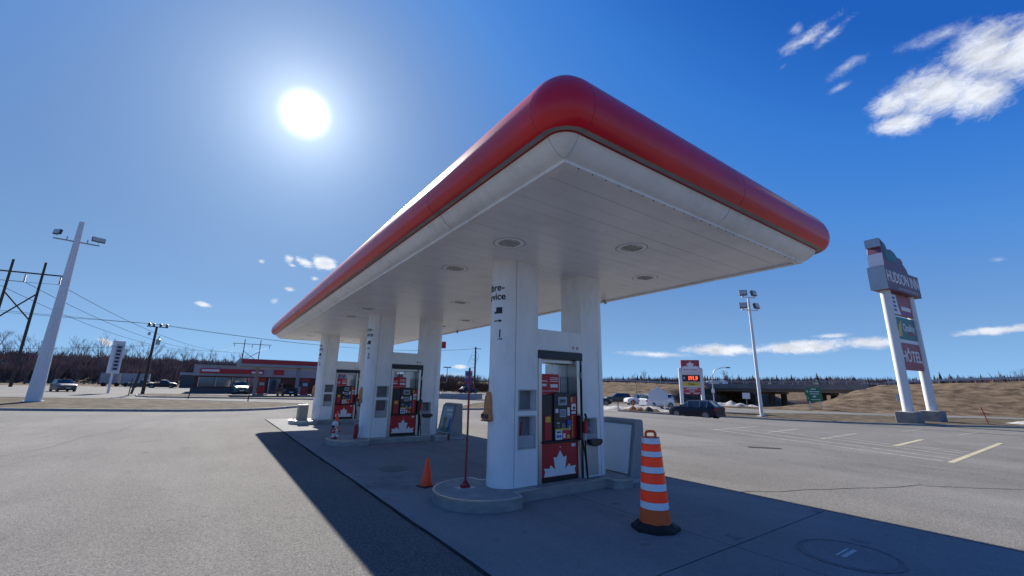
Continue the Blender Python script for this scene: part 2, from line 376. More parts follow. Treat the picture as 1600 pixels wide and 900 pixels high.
# ------------------------------------------------------------------ ground
def sstep(a, b, x):
    t = max(0., min(1., (x-a)/(b-a))); return t*t*(3-2*t)
def base(x, y): return -.68*sstep(24, 38, x)*(1 - sstep(65, 90, y))      # the lot falls away gently towards the street
def terrain(x, y):
    top = 3.6 + 1.05*sstep(34, 0, y)
    x0 = min(80., 61 + max(0., 22-y)*.85)
    e = top*sstep(x0, 102, x)*(1 - sstep(120, 146, x))
    cut = sstep(24.5, 33.6, y)*(1 - sstep(49.7, 58.8, y)) if x > 56 else 0
    z = base(x, y) + e*(1-cut) - 3.6*cut*sstep(70, 92, x)*(1 - sstep(155, 210, x))
    z += sstep(146, 360, x)*2.2
    d = math.hypot(x, y); az = math.degrees(math.atan2(x, y))
    z += 6.5*sstep(215, 270, d)*(1 - sstep(-2, 26, az))*sstep(-80, -40, az)
    return z
def axis(a, b, near0, near1, step, far):
    xs = []; v = near0
    while v <= near1: xs.append(v); v += step
    lo = [near0 - far*(1.35**k - 1) for k in range(1, 18)]; hi = [near1 + far*(1.35**k - 1) for k in range(1, 18)]
    return sorted([x for x in lo if x > a] + [a] + xs + [x for x in hi if x < b] + [b])
gx = axis(-1500, 1500, -60, 150, 2., 14); gy = axis(-900, 1800, -70, 112, 2., 14)
gm = MB(); nx = len(gx); rnd = random.Random(3)
for y in gy:
    for x in gx:
        t = terrain(x, y); gm.v.append((x, y, -.035 + t + (rnd.uniform(-.16, .16) if t - base(x, y) > .25 else 0)))
gm.f = [(j*nx+i, j*nx+i+1, (j+1)*nx+i+1, (j+1)*nx+i) for j in range(len(gy)-1) for i in range(nx-1)]
struct(gm.build('ground', 'earth', smooth=True))
lot = [(-90, -60), (125, -70), (100, -28), (84, -5.5), (76, 6.5), (67, 15.5), (63, 23.5), (60, 32), (58, 40), (57, 48), (58, 60), (62, 96), (60, 125), (0, 143), (-30, 152), (-90, 150)]
bm = bmesh.new(); bm.faces.new([bm.verts.new((x, y, 0)) for x, y in lot])
for k in range(24, 40): bmesh.ops.bisect_plane(bm, geom=bm.verts[:]+bm.edges[:]+bm.faces[:], plane_co=(k, 0, 0), plane_no=(1, 0, 0))
for k in range(63, 92, 3): bmesh.ops.bisect_plane(bm, geom=bm.verts[:]+bm.edges[:]+bm.faces[:], plane_co=(0, k, 0), plane_no=(0, 1, 0))
for v in bm.verts: v.co.z = base(v.co.x, v.co.y)
bmesh.ops.triangulate(bm, faces=bm.faces[:])
me = bpy.data.meshes.new('parking_lot'); bm.to_mesh(me); bm.free(); me.materials.append(M['asphalt'])
o = bpy.data.objects.new('parking_lot', me); C.objects.link(o); struct(o)

def inset(poly, d):
    n = len(poly); out = []
    for i in range(n):
        p0, p1, p2 = Vector(poly[i-1]), Vector(poly[i]), Vector(poly[(i+1) % n])
        a = (p1-p0).normalized(); b = (p2-p1).normalized(); na = Vector((-a.y, a.x)); nb = Vector((-b.y, b.x))
        k = (na+nb); k = k/max(.4, k.length_squared)*2*d; out.append((p1.x+k.x/1., p1.y+k.y/1.))
    return out
def smooth_poly(poly, it=2):
    for _ in range(it):
        q = []
        for i in range(len(poly)):
            a, b = poly[i], poly[(i+1) % len(poly)]
            q += [(a[0]*.75+b[0]*.25, a[1]*.75+b[1]*.25), (a[0]*.25+b[0]*.75, a[1]*.25+b[1]*.75)]
        poly = q
    return poly
def tri_fill(poly, z, bump=0., seed=1):
    bm = bmesh.new(); vs = [bm.verts.new((x, y, z)) for x, y in poly]; bm.faces.new(vs)
    bmesh.ops.triangulate(bm, faces=bm.faces[:])
    mb = MB(); bm.verts.index_update(); mb.v = [tuple(v.co) for v in bm.verts]; mb.f = [tuple(v.index for v in f.verts) for f in bm.faces]; bm.free(); return mb
def verge(poly, kerb_h=.13):
    poly = smooth_poly(poly, 1); inn = inset(poly, .16); n = len(poly)
    k = MB()
    k.v = [(x, y, base(x, y)-.02) for x, y in poly] + [(x, y, base(x, y)+kerb_h) for x, y in inset(poly, .015)] + [(x, y, base(x, y)+kerb_h) for x, y in inn] + [(x, y, base(x, y)) for x, y in inn]
    for r in range(3): k.f += [(r*n+i, r*n+(i+1) % n, (r+1)*n+(i+1) % n, (r+1)*n+i) for i in range(n)]
    struct(k.build('kerb', 'kerb'))
    g = tri_fill(inset(poly, .15), kerb_h - .025); g.v = [(x, y, z + base(x, y)) for x, y, z in g.v]
    struct(g.build('grass_verge', 'verge_grass'))
verge([(-60, 66), (-9.2, 34.6), (-6.3, 33.1), (-3.5, 31.7), (-.65, 30.6), (2.5, 30.6), (4.8, 33), (6.2, 35.4), (6.6, 37.4), (3.4, 41.6), (-1.1, 46.2), (-5.7, 49.8), (-10, 51.9), (-14.6, 55.2), (-60, 84)])
verge([(-6, 57.4), (-1.4, 55.2), (4.1, 51.9), (9, 48.6), (14, 47), (15, 51), (10.6, 57), (4.7, 60.6), (-1.7, 65.8), (-7.4, 69.6)])
verge([(35.2, 32.6), (33.4, 28.2), (36, 24.6), (39, 20.6), (39.8, 15.7), (43.5, 10.2), (50.8, 4.2), (64, -12), (90, -42), (96, -31), (66.2, 5.5), (56.2, 16.0), (52.4, 20.6), (44.6, 24.2), (42.7, 29), (43, 35.6), (42.4, 39), (39.5, 40)])
verge([(14.4, 27.9), (16.9, 26.9), (21, 31), (27, 38), (24.2, 38.4), (20.5, 35.6), (16.5, 30.6)])
verge([(33, 66), (40, 61), (44, 63), (36, 70)])

# concrete fuelling pad: slabs with joints
pad = struct(MB().box(2.40, 7.62, -6.95, 23.52, -.03, .0015).build('concrete_pad', 'tar'))
pys = [-6.97, -2.2, 2.78, 7.6, 11.4, 15.2, 19.2, 23.54]; pxs = [2.37, 5.05, 7.64]
for a, b in zip(pys, pys[1:]):
    for c, d in zip(pxs, pxs[1:]):
        MB().box(c+.008, d-.008, a+.008, b-.008, -.03, .006).build('concrete_slab', 'concrete', pad)
def flat(name, pts, w, m, z=.004, parent=None):
    mb = MB()
    for i in range(len(pts)-1):
        p, q = Vector(pts[i]), Vector(pts[i+1]); t = (q-p).normalized(); nn = Vector((-t.y, t.x))*w/2
        k = max(1, int((q-p).length/.5)) if max(p.x, q.x) > 23 else 1
        for j in range(k):
            a, b = p.lerp(q, j/k), p.lerp(q, (j+1)/k)
            mb.add([(c.x+e*nn.x, c.y+e*nn.y, z + base(c.x+e*nn.x, 0) + (.004 if c.x > 23 else 0)) for c, e in ((a, 1), (a, -1), (b, -1), (b, 1))], [(3, 2, 1, 0)])
    return mb.build(name, m, parent)
def wob(a, b, n, amp, seed):
    r = random.Random(seed); a, b = Vector(a), Vector(b); t = (b-a).normalized(); nn = Vector((-t.y, t.x)); o = 0; out = []
    for i in range(n+1):
        o = o*.7 + r.uniform(-amp, amp); p = a.lerp(b, i/n) + nn*o; out.append((p.x, p.y))
    return out
struct(flat('pavement_crack', wob((7.7, 4.0), (11.4, 2.4), 16, .05, 2) + wob((11.4, 2.4), (14.5, -.4), 10, .06, 3), .022, 'crack'))
struct(flat('pavement_crack', wob((2.34, -3), (2.34, 23.4), 60, .015, 5), .05, 'tar', .0045))
struct(flat('pavement_crack', wob((16, 14.5), (14.4, 6.5), 14, .07, 6), .02, 'crack'))
for k_, (p_, q_) in enumerate((((-4.5, 9), (-2, 22)), ((9.5, 12), (19, 19)), ((8.2, 9.4), (14.5, 6.9)), ((12, 9.5), (22, 1.2)), ((-1.5, 5.2), (.6, 2.6)), ((13, -2), (24, 6)))):
    struct(flat('pavement_crack', wob(p_, q_, 26, .09, 30+k_),   .010, 'crack', .0041+k_*.0001))
# parking marks: yellow bay lines and the hatched strip
struct(flat('bay_line', [(15.77, 2.76), (23.8, 2.74)], .13, 'paint_line'))
for (p, q) in (((15.9, 2.9), (18.5, 10.6)), ((16.7, 2.9), (19.6, 10.2)), ((17.75, 2.9), (20.6, 9.3)), ((18.5, 2.9), (20.2, 6.6)), ((19.2, 2.9), (19.5, 4.5))):
    struct(flat('hatch_line', [p, q], .12, 'paint_worn', .0044))
struct(flat('bay_line', [(18.9, 4.56), (22.6, 4.60)], .14, 'paint_line', .0047))
for (p, q) in (((18.9, 6.66), (22.8, 6.72)), ((19.5, 8.8), (22.8, 8.9)), ((18.2, 10.56), (22.4, 10.5)), ((36.3, 8.33), (40.4, 8.17)), ((37.2, 5.93), (41.9, 5.66))):
    struct(flat('bay_line', [p, q], .13, 'paint_worn', .0046))
struct(flat('tar_patch', [(13.9, 6.9), (14.5, 6.2)], .25, 'tar', .005))
# tank cover in the pad
tank = tag(MB().lathe([(.47, .006), (.47, .013), (.44, .015), (.44, .011), (.40, .011), (.0, .0125)][:5], 0, 0, 40).build('tank_cover', 'manhole', loc=(5.86, 1.97, 0)), 'round metal tank cover set flush in the concrete slab', 'manhole cover')
MB().lathe([(.40, .009), (.40, .0125), (.001, .0125)], 0, 0, 36).build('lid', 'concrete', tank)
MB().box(-.14, .2, -.02, .02, .012, .0155).build('label_strip', 'print_grey', tank)
MB().box(-.14, .2, .05, .07, .012, .0155).build('label_strip', 'print_grey', tank)
tag(MB().lathe([(.30, .006), (.30, .012), (.02, .012)], 0, 0, 28).build('drain_cover', 'manhole', loc=(3.35, 8.9, 0)), 'small dark drain cover in the pad beyond the orange cone', 'drain cover')

# ------------------------------------------------------------------ canopy
X0, X1, Y0, Y1, ZS = 2.48, 7.94, 2.685, 23.6, 3.86
can = thing('fuel_canopy', 'long fuel station canopy with red bull-nosed fascia and white soffit', 'canopy', ((X0+X1)/2, (Y0+Y1)/2, 0))
OX, OY = (X0+X1)/2, (Y0+Y1)/2
def sweep(prof, name, m, seg_len=2.45, gap=.004):
    """straight panels along the four sides and turned corner panels, profile = (offset outwards, z)"""
    sides = [((X0, Y1), (X0, Y0), (-1, 0)), ((X0, Y0), (X1, Y0), (0, -1)), ((X1, Y0), (X1, Y1), (1, 0)), ((X1, Y1), (X0, Y1), (0, 1))]
    for (a, b, nrm) in sides:
        a, b = Vector(a), Vector(b); Ln = (b-a).length; k = max(1, round(Ln/seg_len)); t = (b-a).normalized()
        for i in range(k):
            p = a + t*(Ln*i/k + gap); q = a + t*(Ln*(i+1)/k - gap); mb = MB(); n = len(prof)
            for c in (p, q): mb.v += [(c.x+nrm[0]*o-OX, c.y+nrm[1]*o-OY, z) for o, z in prof]
            mb.f = [(j, n+j, n+j+1, j+1) for j in range(n-1)]
            mb.build(name, m, can, smooth=True)
    for (cx, cy, a0) in [(X0, Y0, 180), (X1, Y0, 270), (X1, Y1, 0), (X0, Y1, 90)]:
        mb = MB(); K = 14; n = len(prof)
        for k in range(K+1):
            an = R(a0 + 90*k/K); mb.v += [(cx+math.cos(an)*o-OX, cy+math.sin(an)*o-OY, z) for o, z in prof]
        mb.f = [(k*n+j, (k+1)*n+j, (k+1)*n+j+1, k*n+j+1) for k in range(K) for j in range(n-1)]
        mb.build(name, m, can, smooth=True)
red = [(.285, 4.035), (.295, 4.022), (.335, 4.035), (.375, 4.075), (.405, 4.14), (.42, 4.22), (.413, 4.32), (.378, 4.43), (.312, 4.54), (.22, 4.63), (.11, 4.69), (.0, 4.715)]
sweep(red, 'red_fascia', 'canopy_red')
sweep([(0.0, 4.71), (-.0001, 4.70)], 'roof_edge', 'seam_grey')
sweep([(.215, 4.034), (.288, 4.036)], 'drip_ledge', 'seam_grey', 4.9)
sweep([(.2, 4.022), (.213, 4.022), (.218, 4.036)], 'thin_red_strip', 'thin_red', 4.9)
sweep([(.0, 3.862), (.05, 3.876), (.10, 3.904), (.145, 3.94), (.18, 3.98), (.203, 4.024)], 'white_lip', 'lip_white')
MB().box(X0-OX+.002, X1-OX-.002, Y0-OY+.002, Y1-OY-.002, 4.55, 4.712).build('roof_deck', 'seam_grey', can)
# soffit trim and planks
for (a, b, c, d) in [(X0, X0+.10, Y0, Y1), (X1-.10, X1, Y0, Y1), (X0+.10, X1-.10, Y0, Y0+.10), (X0+.10, X1-.10, Y1-.10, Y1)]:
    MB().box(a-OX, b-OX, c-OY, d-OY, ZS-.028, ZS+.02).build('soffit_trim', 'lip_white', can, bevel=.004)
y = Y0+.10; i = 0; PW = .262
proto = None
while y < Y1-.11:
    w = min(PW, Y1-.10-y)
    o = MB().box(X0+.10-OX, X1-.10-OX, 0.003, w-.003, ZS, ZS+.014).build('soffit_plank', 'soffit_white', can) if (proto is None or w < PW-.001) else proto.copy()
    if o.name not in C.objects: C.objects.link(o)
    if proto is None: proto = o
    o.location = (0, y-OY, random.Random(i).uniform(-.0015, .0015)); i += 1; y += PW
MB().box(X0+.05-OX, X1-.05-OX, Y0+.05-OY, Y1-.05-OY, ZS+.018, ZS+.05).build('soffit_backing', 'seam_grey', can)
YC = [5.954, 13.252, 20.507]
spots = [(x, yc+dy) for yc in YC for x in (3.45, 6.75) for dy in (-.95, .85)] + [(5.1, yy) for yy in (4.0, 9.65, 16.9, 22.4)]
for (x, yy) in spots:
    l = MB().lathe([(.17, ZS-.003), (.185, ZS-.008), (.225, ZS-.007), (.235, ZS-.002), (.235, ZS+.004), (.17, ZS+.004)], x-OX, yy-OY, 28)  .build('downlight', 'lamp_ring', can, smooth=True)
    MB().lathe([(.236, ZS-.0015), (.25, ZS-.0015), (.25, ZS+.003), (.236, ZS+.003)], x-OX, yy-OY, 28).build('edge_ring', 'seam_grey', l)  # solid grey ring outlining the lamp ring
    for k in range(5): MB().box(x-OX-.13+k*.06, x-OX-.11+k*.06, yy-OY-.10, yy-OY+.10, ZS-.011, ZS-.004).build('lens_rib', 'seam_grey', l)
    MB().lathe([(.172, ZS-.0035), (.13, ZS-.005), (.001, ZS-.006)], x-OX, yy-OY, 24).build('lamp_lens', 'lens', l, smooth=True)
for (x, yy) in ((7.62, 6.9), (7.65, 14.6)):
    l = MB().lathe([(.05, ZS-.03), (.05, ZS-.06), (.02, ZS-.06), (.02, ZS-.03)], x-OX, yy-OY, 12).build('security_camera', 'alu', can)
    MB().tube([(x-OX, yy-OY, ZS-.05), (x-OX-.05, yy-OY-.1, ZS-.13)], .035, 10).build('camera_housing', 'bin_grey', l)
for k in range(7):
    MB().tube([(2.9+k*.75-OX, Y0-.02-OY, 4.71), (2.9+k*.75-OX, Y0-.02-OY, 4.76)], .012, 6).build('roof_bolt', 'black', can)
for k in range(26):
    MB().lathe([(.008, ZS-.034), (.008, ZS-.028)], X0+.2+k*.2-OX, Y0+.012-OY, 6).build('trim_screw', 'black', can)

# ------------------------------------------------------------------ pump islands (dog-bone kerb, steel edge)
def arc(cx, cy, r, a0, a1, n): return [(cx+r*math.cos(R(a0+(a1-a0)*k/n)), cy+r*math.sin(R(a0+(a1-a0)*k/n))) for k in range(n+1)]
def island_outline():
    p = arc(-1.38, 0, .78, 75, 285, 30)                       # left lobe
    p += [(-1.12, -.50)]
    p += [(.86, -.50)] + arc(1.06, -.58, .18, 200, 270, 4) + arc(1.18, -.58, .18, 280, 350, 6)
    p += arc(1.18, .58, .18, 10, 80, 6) + arc(1.06, .58, .18, 90, 160, 4) + [(.86, .50), (-1.12, .50)]
    return p
IX = 5.085
def make_island(label):
    t = thing('pump_island', label, 'pump island', (IX, YC[0], 0), group='raised concrete pump islands')
    p = island_outline(); q = inset(p, .012)
    MB().prism(p, .0, .148).build('steel_edge', 'island_steel', t, bevel=.006)
    lip = MB(); n_ = len(p); po = inset(p, -.007); pi_ = inset(p, .03)
    lip.v = [(x, y, .140) for x, y in po] + [(x, y, .163) for x, y in po] + [(x, y, .166) for x, y in pi_]
    lip.f = [(i, (i+1) % n_, n_+(i+1) % n_, n_+i) for i in range(n_)] + [(n_+i, n_+(i+1) % n_, 2*n_+(i+1) % n_, 2*n_+i) for i in range(n_)]
    lip.build('steel_lip', 'steel', t)
    MB().prism(q, .146, .162).build('island_top', 'island_concrete', t, bevel=.004)
    return t
isl = make_island('concrete pump island carrying the thin red pole at its rounded end')
# ------------------------------------------------------------------ pump surround: two D-shaped columns, beam, compartments
def make_surround(label):
    t = thing('pump_surround', label, 'column', (IX, YC[0], 0), group='white pump surrounds')
    r = .28; z0, z1 = .158, 3.872
    xl, xa, xb, xr = 4.08-IX, 4.56-IX, 5.61-IX, 6.05-IX
    hl = [(4.165-IX, 4.505-IX, 1.335, 1.64, .16), (4.165-IX, 4.495-IX, .74, 1.225, .16)]
    hr = [(5.665-IX, 5.945-IX, .86, 1.155, .18)]
    for side, (xc, xe, hs_, nm) in enumerate(((xl, xa, hl, 'round_column'), (xr, xb, hr, 'round_column'))):
        mb = MB()
        a0, a1 = (270, 90) if side == 0 else (-90, 90)
        n = 28; pts = [(xc + r*math.cos(R(a0+(a1-a0)*k/n)), r*math.sin(R(a0+(a1-a0)*k/n))) for k in range(n+1)]
        mb.v = [(x, yv, z0) for x, yv in pts] + [(x, yv, z1) for x, yv in pts]; m_ = len(pts)
        mb.f = [(k, k+1, m_+k+1, m_+k) if side else (k+1, k, m_+k, m_+k+1) for k in range(n)]
        c = mb.build(nm, 'white_panel', t, smooth=True)
        f = MB(); wall_holes(f, min(xc, xe), max(xc, xe), z0, z1, -r-.001, hs_)
        f.add([(min(xc, xe), r, z0), (max(xc, xe), r, z0), (max(xc, xe), r, z1), (min(xc, xe), r, z1)], [(3, 2, 1, 0)])
        f.add([(xe, -r-.001, z0), (xe, r, z0), (xe, r, z1), (xe, -r-.001, z1)], [(0, 1, 2, 3)])
        f.build('flat_panel', 'white_panel', t)
        MB().tube([(xc, -r-.002, z0+.02), (xc, -r-.002, z1 if side == 0 else 2.4)], .004, 5).build('seam', 'seam_grey', c)
        for h in hs_:
            a, b, cc_, d, dep = h; fr = MB(); w = .018
            for bx_ in ((a-w, b+w, d, d+w), (a-w, b+w, cc_-w, cc_), (a-w, a, cc_, d), (b, b+w, cc_, d)):
                fr.box(bx_[0], bx_[1], -r-.012, -r+.0, bx_[2], bx_[3])
            fo = fr.build('compartment_frame', 'alu', t, bevel=.003)
            MB().box(a+.003, b-.003, -r+.012+dep-.03, -r+dep-.004, cc_+.003, d-.003).build('compartment_back', 'recess', fo)
        MB().box(min(xc, xe) if side else xc-.05, max(xc, xe), -r-.006, -r-.0015, z0, z0+.05).build('base_strip', 'alu', t) if False else None
    # squeegee bucket in lower left compartment
    MB().box(4.17-IX, 4.49-IX, -.277, -.14, .742, .93).build('squeegee_bucket', 'bin_grey', t, bevel=.008)
    MB().tube([(4.26-IX, -.2, .9), (4.29-IX, -.2, 1.14)], .014, 8).build('squeegee_handle', 'pump_red', t)
    # waste unit in right panel
    MB().box(5.645-IX, 5.965-IX, -.295, -.281, .19, .85).build('waste_panel', 'alu', t, bevel=.004)
    MB().box(5.67-IX, 5.94-IX, -.30, -.294, .80, .90).build('waste_lip', 'bin_grey', t, bevel=.003)
    sc = [(5.68-IX, .80), (5.98-IX, .80), (5.99-IX, .745), (5.93-IX, .70), (5.82-IX, .68), (5.72-IX, .71), (5.68-IX, .76)]
    MB().plate(sc, -.40, -.296).build('black_scoop', 'black', t, bevel=.01)
    # beam over the pump
    MB().box(4.558-IX, 5.612-IX, -.279, .279, 2.335, 2.70).build('beam', 'white_panel', t, bevel=.004)
    for k, x in enumerate((5.40, 5.50)):
        ic = MB().lathe([(.030, 0), (.030, .002), (.001, .002)], 0, 0, 20).xf(Matrix.Translation((x-IX, -.281, 2.42)) @ Matrix.Rotation(math.pi/2, 4, 'X')).build('no_smoking_icon', 'tail_red', t)
        MB().lathe([(.022, .0021), (.022, .003), (.001, .003)], 0, 0, 18).xf(Matrix.Translation((x-IX, -.281, 2.42)) @ Matrix.Rotation(math.pi/2, 4, 'X')).build('icon_field', 'print_white', ic)
        MB().box(x-.016-IX, x+.016-IX, -.2855, -.284, 2.415, 2.425).build('icon_mark', 'print_dark', ic)
    return t
sur = make_surround('white pump surround with round-ended columns, on the island with the red pole')
# lettering wrapped round the column's curved end
def wrap(mb, zc, mid_deg, rr=.2825, cx=4.08-IX):
    mb.v = [(cx + (rr+v[2])*math.cos(R(mid_deg)+v[0]/.28), (rr+v[2])*math.sin(R(mid_deg)+v[0]/.28), zc+v[1]) for v in mb.v]; return mb
def subdiv_long(mb, mx=.03):
    bm = bmesh.new(); vs = [bm.verts.new(v) for v in mb.v]
    for f in mb.f:
        try: bm.faces.new([vs[i] for i in f])
        except Exception: pass
    for _ in range(4):
        e = [x for x in bm.edges if abs(x.verts[0].co.x-x.verts[1].co.x) > mx]
        if not e: break
        bmesh.ops.subdivide_edges(bm, edges=e, cuts=1)
    bmesh.ops.triangulate(bm, faces=bm.faces[:])
    bm.verts.index_update(); o = MB(); o.v = [tuple(v.co) for v in bm.verts]; o.f = [tuple(v.index for v in f.verts) for f in bm.faces]; bm.free(); return o
def column_print(t, num):
    wrap(text_mesh('Libre-', .175, .0008, bold=.004), 3.365, -177).build('lettering', 'print_dark', t)
    wrap(text_mesh('service', .175, .0008, bold=.004), 3.205, -180).build('lettering', 'print_dark', t)
    wrap(subdiv_long(MB().box(-.06, .06, -.055, .055, 0, .001)), 2.965, -153).build('pump_pictogram', 'print_dark', t)
    wrap(subdiv_long(MB().box(-.10, -.06, -.055, -.02, 0, .001)), 2.965, -153).build('nozzle_pictogram', 'print_dark', t)
    a = MB().box(-.09, .03, -.009, .009, 0, .001); a.add([(.02, -.03, .001), (.075, 0, .001), (.02, .03, .001)], [(0, 1, 2)])
    wrap(subdiv_long(a), 2.785, -156).build('arrow', 'print_dark', t)
    wrap(text_mesh(num, .19, .0008, bold=.002), 2.56, -148).build('numeral', 'print_dark', t)
    a = MB().box(-.05, .02, -.007, .007, 0, .001); a.add([(.015, -.02, .001), (.05, 0, .001), (.015, .02, .001)], [(0, 1, 2)])
    wrap(subdiv_long(a), 2.475, -147).build('underline_arrow', 'print_dark', t)
# ------------------------------------------------------------------ fuel pump
def make_pump(label):
    t = thing('fuel_pump', label, 'fuel pump', (IX, YC[0], .16), group='red and black fuel pumps')
    q = lambda x: x-IX
    zz = -.16
    def B(name, m, x0, x1, y0, y1, z0, z1, parent=None, bevel=.003): return MB().box(q(x0), q(x1), y0, y1, z0+zz, z1+zz).build(name, m, parent or t, bevel=bevel)
    B('steel_post', 'steel', 4.565, 4.645, -.285, .285, .158, 2.19); B('steel_post', 'steel', 5.475, 5.545, -.285, .285, .158, 2.19)
    B('edge_strip', 'black', 4.561, 4.566, -.288, -.1, .158, 2.19, bevel=0); B('hose_channel', 'black', 5.546, 5.605, -.283, .28, .158, 2.19)
    B('header', 'pump_black', 4.563, 5.607, -.305, .305, 2.19, 2.333, bevel=.008)
    B('base_box', 'black', 4.65, 5.47, -.25, .25, .158, .80)
    for s in (-1, 1):
        y0, y1 = (-.268, -.25) if s < 0 else (.25, .268)
        rp = B('red_door', 'pump_red', 4.655, 5.468, y0, y1, .245, .775)
        yo = -.2715 if s < 0 else .2715
        MB().plate([(q(5.06)+x*.36, .255+z*.237+zz) for x, z in LEAF][::1], min(yo, yo-s*.003), max(yo, yo-s*.003)).build('maple_leaf', 'print_white', rp)
        MB().box(q(5.33), q(5.42), min(yo, yo-s*.003), max(yo, yo-s*.003), .70+zz, .75+zz).build('door_sticker', 'print_white', rp)
        MB().tube([(q(5.06), yo*.99, .71+zz), (q(5.06), yo*1.02, .71+zz)], .012, 10).build('door_lock', 'steel', rp)
    B('head_box', 'pump_black', 4.652, 5.472, -.262, .262, .80, 1.575, bevel=.012)
    for s in (-1, 1):
        f = lambda d0, d1: (s*(.262+d0), s*(.262+d1)) if s > 0 else (s*(.262+d1), s*(.262+d0))
        def F(name, m, x0, x1, d0, d1, z0, z1, parent=None, bevel=.002):
            a, b = f(d0, d1); return MB().box(q(x0), q(x1), a, b, z0+zz, z1+zz).build(name, m, parent or t, bevel=bevel)
        F('head_ledge', 'black', 4.645, 5.478, -.01, .06, .785, .815, bevel=.008)
        con = F('console', 'pump_black', 4.91, 5.29, -.01, .035, .82, 1.615, bevel=.015)
        scr = F('display_frame', 'print_grey', 5.0, 5.20, .035, .042, 1.40, 1.54, con); F('display', 'screen', 5.025, 5.175, .042, .045, 1.425, 1.515, scr, 0)
        F('display_text', 'print_dark', 5.04, 5.16, .045, .0465, 1.46, 1.485, scr, 0)
        scr = F('screen_frame', 'print_grey', 5.03, 5.18, .035, .042, 1.20, 1.33, con); F('touch_screen', 'screen', 5.045, 5.165, .042, .045, 1.215, 1.315, scr, 0)
        F('label_tag', 'print_white', 4.935, 5.0, .035, .038, 1.27, 1.34, con, 0); F('label_tag', 'print_white', 5.215, 5.27, .035, .038, 1.22, 1.36, con, 0)
        F('card_reader', 'print_blue', 5.195, 5.275, .035, .06, 1.05, 1.15, con); F('keypad', 'print_grey', 5.08, 5.15, .035, .05, 1.01, 1.09, con)
        for kx in range(3):
            for kz in range(3): F('key', 'black', 5.087+kx*.021, 5.102+kx*.021, .05, .054, 1.02+kz*.023, 1.035+kz*.023, con, 0)
        F('button', 'print_white', 4.965, 5.03, .035, .04, 1.095, 1.11, con, 0); F('coin_slot', 'recess', 4.985, 5.02, .035, .04, 1.03, 1.075, con, 0)
        F('receipt_slot', 'print_grey', 5.235, 5.28, .035, .045, .98, 1.07, con)
        F('panel_left', 'pump_red', 4.715, 4.865, -.005, .012, .83, 1.23)
        F('sticker', 'print_yellow', 4.735, 4.845, .012, .0145, 1.12, 1.21, bevel=0)
        p = F('poster', 'print_white', 4.935, 5.085, .035, .0385, .83, .985, con, 0); F('poster_head', 'print_yellow', 4.935, 5.275, .035, .0395, .985, 1.01, con, 0)
        F('poster_red', 'pump_red', 5.085, 5.275, .035, .0385, .83, .985, con, 0)
        for k, x in enumerate((4.985, 5.04)):
            a, b = f(.0385, .0405)
            MB().lathe([(.026, 0), (.026, .002), (.014, .002), (.014, 0)], 0, 0, 18).xf(Matrix.Translation((q(x), a if s < 0 else b, .885+zz)) @ Matrix.Rotation(s*math.pi/2, 4, 'X')).build('poster_ring', 'print_blue', p)
        F('poster_bar', 'print_dark', 4.96, 5.06, .0385, .040, .94, .965, p, 0)
        F('poster_badge', 'print_yellow', 5.20, 5.26, .0385, .040, .845, .90, p, 0); F('poster_badge', 'print_white', 5.11, 5.16, .0385, .040, .85, .93, p, 0)
        g = F('grade_panel', 'pump_red', 5.315, 5.455, -.005, .012, .83, 1.24)
        for k in range(6): F('grade_tick', 'print_yellow', 5.345, 5.362, .012, .0145, .86+k*.06, .90+k*.06, g, 0)
        F('panel_text', 'print_white', 5.33, 5.44, .012, .0145, 1.25, 1.29, g, 0)
        g = F('top_poster', 'pump_red', 5.315, 5.455, -.005, .012, 1.30, 1.545)
        F('top_poster_white', 'print_white', 5.335, 5.44, .012, .0145, 1.315, 1.42, g, 0); F('top_poster_yellow', 'print_yellow', 5.32, 5.36, .012, .015, 1.45, 1.535, g, 0)
        F('top_poster_mark', 'print_dark', 5.37, 5.42, .0145, .016, 1.33, 1.37, g, 0)
        # red notice above the head
        nb = F('notice_board', 'pump_red', 4.655, 5.08, -.05, -.03, 1.58, 1.93)
        F('notice_text', 'print_white', 4.88, 5.05, -.03, -.028, 1.70, 1.755, nb, 0)
        for k in range(3): F('notice_text', 'print_white', 4.87, 5.06, -.03, -.0285, 1.80+k*.03, 1.81+k*.03, nb, 0)
        F('notice_text', 'print_white', 4.665, 4.79, -.03, -.0285, 1.72, 1.76, nb, 0); F('notice_text', 'print_white', 4.665, 4.81, -.03, -.0285, 1.80, 1.815, nb, 0)
        F('notice_line', 'print_white', 4.67, 5.07, -.03, -.0288, 1.635, 1.642, nb, 0)
        # nozzle, boot and hose at the right side
        bt = F('nozzle_boot', 'pump_black', 5.465, 5.545, .0, .10, .80, 1.22, bevel=.015)
        a, b = f(.06, .15); ym = (a+b)/2
        MB().box(q(5.535), q(5.60), a, b, .92+zz, 1.12+zz).build('nozzle_body', 'pump_red', t, bevel=.018)
        MB().tube([(q(5.575), ym, 1.10+zz), (q(5.60), ym*1.02, 1.19+zz), (q(5.575), ym, 1.25+zz)], .02, 8).build('nozzle_guard', 'black', t)
        MB().tube([(q(5.59), ym, 1.0+zz), (q(5.66), ym*1.08, .99+zz), (q(5.72), ym*1.12, .95+zz)], .016, 8, .012).build('nozzle_spout', 'galv', t)
        MB().tube([(q(5.57), ym, .93+zz), (q(5.565), ym*1.02, .80+zz)], .022, 10).build('hose_swivel', 'alu', t)
        pts = []
        for k in range(27):
            u = k/26; x = 5.56 + .10*math.sin(u*math.pi)*(.5+.5*u); z = .82 - .72*math.sin(min(1, u*1.6)*math.pi/2) if u < .62 else .10 + (u-.62)/.38*.86
            pts.append((q(x - (.05*(u-.62)/.38 if u > .62 else 0)), ym*(1.0 - .1*u), z+.02+zz))
        MB().tube(pts, .013, 8).build('hose', 'rubber', t, smooth=True)
